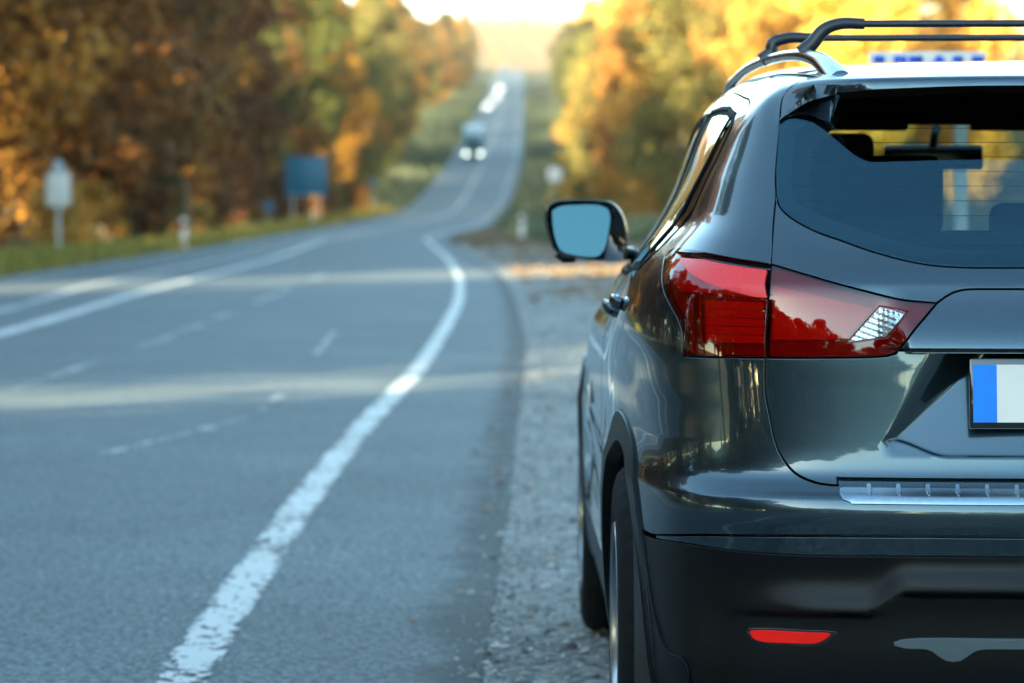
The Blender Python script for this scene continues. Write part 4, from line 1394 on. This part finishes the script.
def tree_meshes(seed, H_, R_, z0, nleaf, size):
    v, f, cl = crown_geo(seed, H_, R_, z0, nleaf, size)
    me = bpy.data.meshes.new('crown'); me.from_pydata(v, [], f); me.materials.append(LEAVES['green'])
    r = random.Random(seed+99); tv, tf = [], []
    top = H_*.82
    path = [(r.gauss(0, .12)*k, r.gauss(0, .12)*k, -.3 + top*k/6) for k in range(7)]
    a, b = tube_geo(path, [.24*H_/16, .20*H_/16, .17*H_/16, .14*H_/16, .11*H_/16, .07*H_/16, .03], 8); tv += [tuple(q) for q in a]; tf += b
    for c in cl[::2]:
        k = max(1, min(5, int(c[2]/top*6) - 1)); p0 = np.array(path[k]); p1 = np.array(c[:3])
        a, b = tube_geo([p0, (p0*.5 + p1*.5) + np.array([0, 0, -.2]), p1], [.07*H_/16, .045, .02], 5)
        o = len(tv); tv += [tuple(q) for q in a]; tf += [tuple(i+o for i in q) for q in b]
    tm = bpy.data.meshes.new('trunk'); tm.from_pydata(tv, [], tf); tm.materials.append(BARK)
    return tm, me
TM = [tree_meshes(11, 16, 4.3, 1.5, 9500, .19), tree_meshes(12, 18, 4.6, 2.4, 10500, .20), tree_meshes(13, 14, 4.0, .9, 9000, .185), tree_meshes(14, 20, 4.8, 3.5, 11000, .20), tree_meshes(15, 15, 3.6, 1.0, 8500, .185)]
def plant_tree(kind, x, y, s, label, group, shape=None, rz=None, low=1.0):
    shape = rng.randrange(len(TM)) if shape is None else shape
    root = empty('tree', (x, y, float(ground_z(x, y)) - .05), rng.uniform(0, 6.28) if rz is None else rz)
    root.scale = (s*rng.uniform(.92, 1.1), s*rng.uniform(.92, 1.1), s*low)
    tag(root, label, 'tree', group)
    t = link(bpy.data.objects.new('trunk', TM[shape][0]), root)
    c = link(bpy.data.objects.new('crown', TM[shape][1]), root)
    c.material_slots[0].link = 'OBJECT'; c.material_slots[0].material = LEAVES[kind]
    return root
def pick(w):
    r = rng.random()*sum(w.values())
    for k, a in w.items():
        r -= a
        if r <= 0: return k
    return k
CN = {'russet': 'dark russet', 'amber': 'amber', 'gold': 'golden orange', 'brown': 'rusty brown', 'orange': 'orange', 'yellow': 'golden yellow', 'green': 'dull green', 'olive': 'olive green'}

# left forest that the photograph shows
LT = spl([-150, 60, 84, 92, 117, 150, 200, 330, 500, 700, 810, 1000, 1100], [-15.5, -14.6, -14.6, -13.0, -13.4, -16.0, -17.2, -16.5, -18.5, -19, -16.5, -13, -11])
y = 58.0
row = 0
while y < 1080:
    step = 7 if y < 200 else (10 if y < 500 else 15)
    for rr in range(2):
        if rr and (rng.random() < .25 or y > 520 and rng.random() < .35): continue
        yy = y + rng.uniform(-.25, .25)*step + rr*step*.5
        x = float(LT(yy)) - rr*6.5 + rng.uniform(-1.0, 1.0)
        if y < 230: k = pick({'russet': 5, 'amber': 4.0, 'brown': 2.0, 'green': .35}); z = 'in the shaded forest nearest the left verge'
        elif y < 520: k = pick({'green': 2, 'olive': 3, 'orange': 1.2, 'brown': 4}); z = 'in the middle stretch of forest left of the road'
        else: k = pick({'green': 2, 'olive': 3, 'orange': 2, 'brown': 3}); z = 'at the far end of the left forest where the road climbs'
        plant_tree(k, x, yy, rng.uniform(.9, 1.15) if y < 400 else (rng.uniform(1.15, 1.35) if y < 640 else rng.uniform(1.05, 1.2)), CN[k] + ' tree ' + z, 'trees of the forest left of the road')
    y += step
# right forest
RT = spl([150, 200, 330, 500, 810, 1100], [9.5, 8.5, 10.5, 14.2, 19.5, 19.5])
y = 165.0
while y < 1120:
    step = 9 if y < 300 else (12 if y < 520 else 20)
    for rr in range(3):
        if rr and rng.random() < .2 or rr == 2 and y > 500: continue
        yy = y + rng.uniform(-.25, .25)*step + rr*step*.4
        x = float(RT(yy)) + rr*8 + rng.uniform(-1, 1)*(1+rr*.5)
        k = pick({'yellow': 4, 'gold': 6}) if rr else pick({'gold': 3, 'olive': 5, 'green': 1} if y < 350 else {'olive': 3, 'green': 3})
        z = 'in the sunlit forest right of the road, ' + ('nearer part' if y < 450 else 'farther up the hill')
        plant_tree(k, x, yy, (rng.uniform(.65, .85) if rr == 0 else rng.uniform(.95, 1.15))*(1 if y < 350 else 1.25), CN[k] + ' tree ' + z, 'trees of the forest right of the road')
    y += step
for i in range(22):
    yy = rng.uniform(150, 420); x = float(RT(yy)) + rng.uniform(26, 75)
    k = pick({'yellow': 5, 'gold': 4}); plant_tree(k, x, yy, rng.uniform(1.0, 1.3), CN[k] + ' tree on the bank deep in the right-hand forest', 'trees of the forest right of the road')
# forest beside and behind the photographer: shades the near road, open only where the sun streaks fall
SX, SY = SUN_TRAVEL
gaps = [(-15.1, -14.3), (-37.0, -30.5)]
for rr in range(4):
    y = (-118.0, -58.0, -52.0, -46.0)[rr]
    while y < 57 - (0 if rr else 0):
        yy = y + rng.uniform(-1.2, 1.2); x = float(LT(min(yy, 57))) - rr*5.0 + rng.uniform(-1, 1)
        sc_ = rng.uniform(.95, 1.2); rad = 3.1*sc_
        c = x*SY - yy*SX
        bad = False
        for a, b in gaps:
            w_ = rad*(.86 if b > -20 else .80)
            if a - w_ < c < b + w_ and not (b - a > 5 and rng.random() < .08): bad = True
        if not bad:
            k = pick({'russet': 6, 'amber': 3.5, 'green': 1})
            plant_tree(k, x, yy, sc_, CN[k] + ' tree of the forest belt beside the near road, out of the picture', 'forest belt beside the near road', low=.62 if y > -60 else .9)
        y += (5.2 if y > -55 else 8) if rr < 3 else 6.5
for i in range(13):
    yy = -90 + 135*i/13 + rng.uniform(-2, 2); x = 17 + rng.uniform(-1.5, 2) + (0 if i % 2 else 6)
    if yy > 20: x += 6
    k = pick({'russet': 3, 'amber': 2, 'olive': 1})
    plant_tree(k, x, yy, rng.uniform(.8, 1.1), CN[k] + ' tree on the right of the near road, out of the picture', 'trees right of the near road')
for i in range(7):
    x = -11 + 26*i/6 + rng.uniform(-1, 1); yy = -165 + rng.uniform(-8, 8)
    k = pick({'russet': 4, 'amber': 1, 'green': 1})
    plant_tree(k, x, yy, rng.uniform(.9, 1.2), CN[k] + ' tree behind the photographer where the road bends away', 'trees behind the photographer')

# bushes
BM_ = []
for sd in (31, 32, 33):
    v, f, _ = crown_geo(sd, 2.6, 1.5, .3, 1500, .12, 12)
    me = bpy.data.meshes.new('foliage'); me.from_pydata(v, [], f); me.materials.append(LEAVES['green'])
    tv, tf = [], []
    r = random.Random(sd)
    for k in range(5):
        a = r.uniform(0, 6.28)
        A, B = tube_geo([(0, 0, -.1), (.4*math.cos(a), .4*math.sin(a), .9), (.8*math.cos(a), .8*math.sin(a), 1.9)], [.04, .03, .01], 5)
        o = len(tv); tv += [tuple(q) for q in A]; tf += [tuple(i+o for i in q) for q in B]
    sm = bpy.data.meshes.new('stems'); sm.from_pydata(tv, [], tf); sm.materials.append(BARK)
    BM_.append((sm, me))
def bush(kind, x, y, s, label, group):
    sh = rng.randrange(3)
    root = empty('bush', (x, y, float(ground_z(x, y)) - .03), rng.uniform(0, 6.28)); root.scale = (s, s, s*rng.uniform(.8, 1.1))
    tag(root, label, 'bush', group)
    link(bpy.data.objects.new('stems', BM_[sh][0]), root)
    c = link(bpy.data.objects.new('foliage', BM_[sh][1]), root)
    c.material_slots[0].link = 'OBJECT'; c.material_slots[0].material = LEAVES[kind]
y = 60.0
while y < 330:
    x = float(LT(y)) + (2.3 if y > 88 else 1.0) + rng.uniform(-.8, .6)
    k = pick({'green': 3, 'olive': 1.5, 'russet': 5, 'amber': 2})
    bush(k, x, y, rng.uniform(.7, 1.2), CN[k] + ' bush at the foot of the forest left of the road', 'undergrowth at the foot of the left forest')
    y += rng.uniform(3.5, 6.5)*(1 + y/300)
bush('yellow', -10.9, 80, .72, 'bright yellow bush just right of the white-plated roadside sign', None)
y = 165.0
while y < 520:
    x = float(RT(y)) - 3.4 + rng.uniform(-1.5, 1.5)
    k = pick({'green': 3, 'olive': 5, 'orange': 2, 'yellow': 1})
    bush(k, x, y, rng.uniform(.7, 1.3), CN[k] + ' bush in front of the golden trees right of the road', 'bushes in front of the right forest')
    y += rng.uniform(5, 9)*(1 + y/500)

# far wooded hill that closes the valley
hv, hf = [], []
r = random.Random(5)
NX, NY = 60, 14
def hill_z(x, y): return 52 + 122*math.exp(-((y - 3300)/420)**2)*(1 + .10*math.sin(x/130.) + .05*math.sin(x/47. + 2) + .00012*abs(x))
for j in range(NY):
    for i in range(NX):
        x = -1500 + 3000*i/(NX-1); y = 2300 + 1700*j/(NY-1)
        hv.append((x, y, hill_z(x, y)))
for j in range(NY-1):
    for i in range(NX-1):
        a = j*NX+i; hf.append((a, a+1, a+NX+1, a+NX))
me = bpy.data.meshes.new('hill'); me.from_pydata(hv, [], hf); me.materials.append(ground_mat()); me.polygons.foreach_set('use_smooth', [True]*len(hf))
tag(link(bpy.data.objects.new('hill', me)), kind='structure')
fv, ff = [], []
for i in range(26000):
    y = r.uniform(2450, 3420); x = r.uniform(-260, 330)*y/3245*1.0
    z = hill_z(x, y)
    s = r.uniform(1.5, 3.2)
    z += r.uniform(0, 13)
    n = Vector((r.gauss(0, .6), r.gauss(-.3, .6), 1 + r.gauss(0, .4))).normalized(); u = n.orthogonal().normalized()*s; w = n.cross(u)*.8
    p = Vector((x, y, z)); o = len(fv); fv += [tuple(p-u), tuple(p-w), tuple(p+u), tuple(p+w)]; ff.append((o, o+1, o+2, o+3))
me = bpy.data.meshes.new('far_forest'); me.from_pydata(fv, [], ff); me.materials.append(island_mat('far_golden_leaves', (.26, .085, .006), (.36, .135, .014), transl=.3))
tag(link(bpy.data.objects.new('far_forest', me)), 'hazy golden forest covering the far hill beyond the road', 'forest', kind='stuff')

# ------------------------------------------------------------------ roadside things
M['galv'] = mat('galvanised_steel', (.42, .45, .47), .45, metal=.6)
M['sign_white'] = mat('sign_white', (.78, .70, .63), .4, scale=6, var=.06)
M['sign_blue'] = mat('sign_blue', (.02, .11, .19), .4, scale=3, var=.1)
M['sign_back'] = mat('sign_grey_back', (.45, .50, .54), .45, metal=.3)
M['black_paint'] = mat('black_paint', (.02, .02, .02), .5)
M['letter_blue'] = mat('lettering_blue', (.005, .10, .62), .4)
M['wood'] = mat('weathered_wood', (.20, .12, .06), .85)

def child_box(name, b, m, parent, bev=.004): return box(name, b, m, parent, bev)
def prism(name, poly, y0, y1, m, parent, bev=.003):
    n = len(poly); v = [(a, y0, b) for a, b in poly] + [(a, y1, b) for a, b in poly]
    f = [tuple(range(n)), tuple(range(2*n-1, n-1, -1))] + [(k, (k+1) % n, n+(k+1) % n, n+k) for k in range(n)]
    return solid(name, v, f, m, parent, True, bev)
# sign with a triangular top plate and a white plate below
s1 = empty('road_sign', (-10.05, 73.7, 0)); tag(s1, 'road sign on a grey pole with white rectangular plate under a pale triangular plate', 'road sign')
tube('pole', [(0, 0, -.2), (0, 0, 2.15)], .038, M['galv'], s1)
prism('sign_plate', [(-.27, 1.18), (.27, 1.18), (.27, 1.93), (-.27, 1.93)], -.06, -.045, M['sign_white'], s1)
prism('triangle_plate', [(-.17, 1.945), (.17, 1.945), (.06, 2.22), (-.06, 2.22)], -.062, -.05, M['sign_back'], s1)
# guide posts
def guide_post(x, y, label, h=.85, w=.10):
    g = empty('guide_post', (x, y, float(ground_z(x, y)))); tag(g, label, 'guide post')
    p_ = [(-w/2, -.1), (w/2, -.1), (w/2, h-.04), (0, h), (-w/2, h-.02)]
    prism('post', p_, -.03, .03, M['sign_white'], g, .006)
    prism('black_band', [(-w/2-.002, h*.62), (w/2+.002, h*.68), (w/2+.002, h*.86), (-w/2-.002, h*.80)], -.033, .033, M['black_paint'], g, .001)
    child_box('reflector', (-.025, .025, -.038, -.034, h*.70, h*.80), M['red_plastic'], g, .001)
guide_post(-8.75, 89.5, 'white guide post on the left verge between the white sign and the blue sign', .85, .16)
guide_post(-10.3, 178, 'white guide post on the left verge in front of the large blue sign', .85, .18)
guide_post(.75, 117, 'white guide post standing on the right verge above the leaf litter', .85, .18)
tp_ = tube('bare_pole', [(-9.05, 94, -.2), (-9.08, 94, 1.0), (-9.15, 94, 1.85)], [.07, .06, .05], M['wood'], None)
tag(tp_, 'weathered wooden pole behind the left white guide post', 'pole')
# large blue sign
b1 = empty('direction_sign', (-11.3, 188, float(ground_z(-11.3, 188)))); tag(b1, 'large square blue road sign on two posts before the left forest', 'road sign')
zb = 1.227 + 8*188/3245 - float(ground_z(-11.3, 188)); zt2 = 1.227 + 47*188/3245 - float(ground_z(-11.3, 188))
for sx in (-.75, .75): tube('post', [(sx, .06, -.2), (sx, .06, zt2 - .1)], .06, M['galv'], b1)
prism('sign_panel', [(-1.2, zb), (1.2, zb), (1.2, zt2), (-1.2, zt2)], -.05, 0, M['sign_blue'], b1)
prism('sign_panel_border', [(-1.17, zb+.03), (1.17, zb+.03), (1.17, zb+.08), (-1.17, zb+.08)], -.056, -.051, M['sign_back'], b1, .001)
def disc_sign(x, y, zc, r_, label):
    g = empty('round_sign', (x, y, float(ground_z(x, y)))); tag(g, label, 'road sign')
    zc -= float(ground_z(x, y))
    prism('sign_disc', [(r_*math.cos(t*math.pi/14), zc + r_*math.sin(t*math.pi/14)) for t in range(28)], -.05, -.035, M['sign_blue'], g, .002)
    tube('pole', [(0, 0, -.2), (0, 0, zc + r_*.6)], .035, M['galv'], g)
disc_sign(-12.2, 170, 1.06, .35, 'small round blue sign low beside the forest left of the large blue sign')
disc_sign(-11.9, 300, 3.26, .38, 'small round blue sign on the left verge beyond the large blue sign')
sr = empty('small_sign', (3.4, 205, float(ground_z(3.4, 205)))); tag(sr, 'small pale sign plate on a thin pole on the right verge', 'road sign')
tube('pole', [(0, 0, -.2), (0, 0, 3.3)], .035, M['galv'], sr)
prism('sign_plate', [(-.42, 2.6), (.42, 2.6), (.42, 3.5), (-.42, 3.5)], -.06, -.045, M['sign_white'], sr)
# lettered board ahead of the car
D_ = 12.0
bs = empty('lettered_sign', (461*D_/FPX, D_, 0)); tag(bs, 'white board with a row of blue lettering on a white post ahead of the car', 'sign')
tube('post', [(0, .04, -.2), (0, .04, 1.72)], .026, M['sign_white'], bs)
prism('board', [(-94*D_/FPX, 1.227+106*D_/FPX), (23*D_/FPX, 1.227+106*D_/FPX), (23*D_/FPX, 1.227+152*D_/FPX), (-94*D_/FPX, 1.227+152*D_/FPX)], -.02, .0, M['sign_white'], bs, .004)
k_ = D_/FPX
def letter(a, b, kind):
    x0, x1 = (a - 962)*k_, (b - 962)*k_
    z0, z1 = 1.227 + 140.5*k_, 1.227 + 148*k_
    t = .016; bars = []
    w = x1 - x0
    if kind == 'c': bars = [(x0, x1, z1-t, z1), (x0, x1, z0, z0+t), (x0, x0+t*1.3, z0+t, z1-t)]
    if kind == 'e': bars = [(x0, x1, z1-t*.8, z1), (x0, x1, z0, z0+t*.8), (x0, x0+t*1.3, z0+t*.8, z1-t*.8), (x0+t*1.3, x1, (z0+z1)/2-t*.4, (z0+z1)/2+t*.4)]
    if kind == 'n': bars = [(x0, x1, z1-t, z1), (x0, x0+t*1.4, z0, z1-t), (x1-t*1.4, x1, z0, z1-t)]
    if kind == 'o': bars = [(x0, x1, z1-t, z1), (x0, x1, z0, z0+t), (x0, x0+t*1.3, z0+t, z1-t), (x1-t*1.3, x1, z0+t, z1-t)]
    if kind == 'a': bars = [(x0+w*.2, x1-w*.2, z1-t, z1), (x0, x0+t*1.4, z0, z1-t), (x1-t*1.4, x1, z0, z1-t), (x0+t*1.4, x1-t*1.4, (z0+z1)/2-t*.5, (z0+z1)/2+t*.5)]
    v, f = [], []
    for b_ in bars:
        a_, q_ = box_v(b_[0], b_[1], -.024, -.0205, b_[2], b_[3]); o = len(v); v += a_; f += [tuple(i+o for i in q) for q in q_]
    solid('letter', v, f, M['letter_blue'], bs, False)
for a, b, k in ((873, 884, 'o'), (893, 906, 'n'), (908, 922, 'e'), (932, 945, 'a'), (952, 962, 'e'), (971, 983, 'o')):
    letter(a, b, k)

# ------------------------------------------------------------------ oncoming traffic
M['head'] = mat('headlight_glow', (1, 1, 1), .3, emit=(1.0, .88, .74), emits=5)
M['head_far'] = mat('far_headlight_glow', (1, 1, 1), .3, emit=(1.0, .88, .74), emits=24)
M['cab'] = mat('teal_cab_paint', (.010, .13, .20), .3, coat=.6)
M['box_white'] = mat('trailer_white', (.45, .50, .54), .4)
M['car_dark'] = mat('dark_blue_paint', (.03, .06, .11), .3, coat=.6)
M['car_light'] = mat('silver_car_paint', (.45, .50, .55), .3, metal=.4, coat=.6)
M['dark_glass'] = mat('dark_vehicle_glass', (.02, .03, .04), .08)
def lane(y): return float(ML1(y) + XL(y))/2 + .25
def wheels_for(root, xs, ys, r_, w):
    for a in xs:
        for b in ys:
            wv, wf = lathe_geo([(-w/2, .02), (-w/2, r_*.62), (-w/2, r_*.95), (-w/2+.03, r_), (w/2-.03, r_), (w/2, r_*.95), (w/2, .02)], 24, 'x', (a, b, r_))
            t = solid('wheel', wv, wf, M['rubber'], root)
            wv, wf = lathe_geo([(-w/2-.01, .01), (-w/2-.01, r_*.55), (w/2+.01, r_*.55), (w/2+.01, .01)], 16, 'x', (a, b, r_))
            solid('rim', wv, wf, M['alloy'], t)
def loft_body(name, secs, m, root, bev=.04):
    """secs: (y, half width bottom, half width top, z0, z1)"""
    v, f = [], []
    for (y, a, b, z0, z1) in secs: v += [(-a, y, z0), (a, y, z0), (b, y, z1), (-b, y, z1)]
    for i in range(len(secs) - 1):
        for k in range(4): f.append((i*4+k, i*4+(k+1) % 4, (i+1)*4+(k+1) % 4, (i+1)*4+k))
    f += [(0, 1, 2, 3), tuple(len(v)-1-k for k in range(4))]
    return solid(name, v, f, m, root, True, bev, 3)
def truck(y, label, cabm, x, lamps=True, k=1.0):
    root = empty('truck', (x, y, float(HZ(y)))); tag(root, label, 'truck')
    root.rotation_euler = (math.atan((float(HZ(y+10)) - float(HZ(y)))/10), 0, 0)
    root.scale = (k, k, k)
    loft_body('cab', [(0, 1.18, 1.15, .55, 2.95), (.25, 1.24, 1.20, .45, 3.15), (2.2, 1.24, 1.20, .5, 3.2)], cabm, root, .08)
    loft_body('windshield', [(-.02, 1.02, .98, 1.75, 2.55), (.02, 1.02, .98, 1.75, 2.55)], M['dark_glass'], root, .01)
    loft_body('grille', [(-.03, .72, .72, .95, 1.55), (.0, .72, .72, .95, 1.55)], M['black_paint'], root, .01)
    loft_body('front_bumper', [(-.12, 1.2, 1.2, .35, .85), (.2, 1.24, 1.24, .35, .85)], cabm, root, .05)
    for sx in (-.92, .92):
        v, f = lathe_geo([(0, .001), (0, .10), (.06, .10), (.06, .001)], 20, 'z')
        v = [(sx + a, -.13 - c_ , .68 + b) for a, b, c_ in v]
        solid('headlight', v, f, M['head'] if lamps else M['alloy'], root)
        child_box('side_mirror', (sx*1.5-.1, sx*1.5+.1, .1, .22, 1.9, 2.5), M['black_paint'], root, .03)
    loft_body('trailer', [(2.6, 1.26, 1.26, 1.1, 3.95), (14.5, 1.26, 1.26, 1.1, 3.95)], M['box_white'] if lamps else M['car_dark'], root, .05)
    loft_body('chassis', [(.6, .5, .5, .6, 1.05), (14.0, .5, .5, .6, 1.05)], M['black_paint'], root, .02)
    wheels_for(root, (-1.05, 1.05), (1.0, 4.2, 11.0, 12.4), .5, .3)
    return root
truck(505, 'teal-cabbed white box truck with headlights on, coming down the hill', M['cab'], -4.35, True, 1.22)
truck(1190, 'distant truck near the top of the hill, farthest of the vehicles', M['car_dark'], 1.5, False)
def small_car(y, label, pm, x):
    root = empty('oncoming_car', (x, y, float(HZ(y)))); tag(root, label, 'car', None)
    root.rotation_euler = (math.atan((float(HZ(y+10)) - float(HZ(y)))/10), 0, 0)
    loft_body('body', [(0, .80, .74, .35, .72), (.15, .88, .82, .25, .80), (1.2, .90, .84, .22, .95), (3.6, .90, .84, .22, 1.0), (4.2, .84, .78, .35, .95)], pm, root, .05)
    loft_body('cabin', [(1.25, .78, .70, .90, .98), (1.9, .78, .60, .90, 1.46), (3.1, .78, .60, .90, 1.46), (3.9, .76, .66, .92, 1.02)], M['dark_glass'], root, .04)
    loft_body('roof', [(1.85, .59, .57, 1.45, 1.50), (3.1, .59, .57, 1.45, 1.50)], pm, root, .02)
    loft_body('grille', [(-.02, .40, .42, .42, .62), (.05, .40, .42, .42, .62)], M['black_paint'], root, .01)
    for sx in (-.66, .66):
        v, f = lathe_geo([(0, .001), (0, .08), (.06, .08), (.06, .001)], 20, 'z')
        v = [(sx + a, -.02 - c_, .64 + b) for a, b, c_ in v]
        solid('headlight', v, f, M['head_far'], root)
        child_box('door_mirror', (sx*1.45-.06, sx*1.45+.06, 1.35, 1.42, .92, 1.04), pm, root, .02)
    wheels_for(root, (-.80, .80), (.75, 3.35), .31, .2)
small_car(812, 'dark oncoming car with bright headlights behind the truck', M['car_dark'], -3.4)
small_car(1020, 'pale oncoming car with small bright headlights, third behind the truck', M['car_light'], -.3)
small_car(900, 'silver oncoming car with headlights on, second behind the truck', M['car_light'], -1.6)

# ------------------------------------------------------------------ haze
HAZE = 0.00008
if HAZE:
    v, f = box_v(-3900, 3900, -390, 5900, -5, 420)
    me = bpy.data.meshes.new('haze'); me.from_pydata(v, [], f)
    m = bpy.data.materials.new('pale_air'); m.use_nodes = True; nt = m.node_tree; nt.nodes.clear()
    out_ = nt.nodes.new('ShaderNodeOutputMaterial'); pv = nt.nodes.new('ShaderNodeVolumePrincipled')
    pv.inputs['Color'].default_value = (1, .95, .86, 1); pv.inputs['Density'].default_value = HAZE; pv.inputs['Anisotropy'].default_value = 0
    nt.links.new(pv.outputs[0], out_.inputs['Volume']); me.materials.append(m)
    tag(link(bpy.data.objects.new('haze', me)), 'pale haze over the valley', 'haze', kind='stuff')
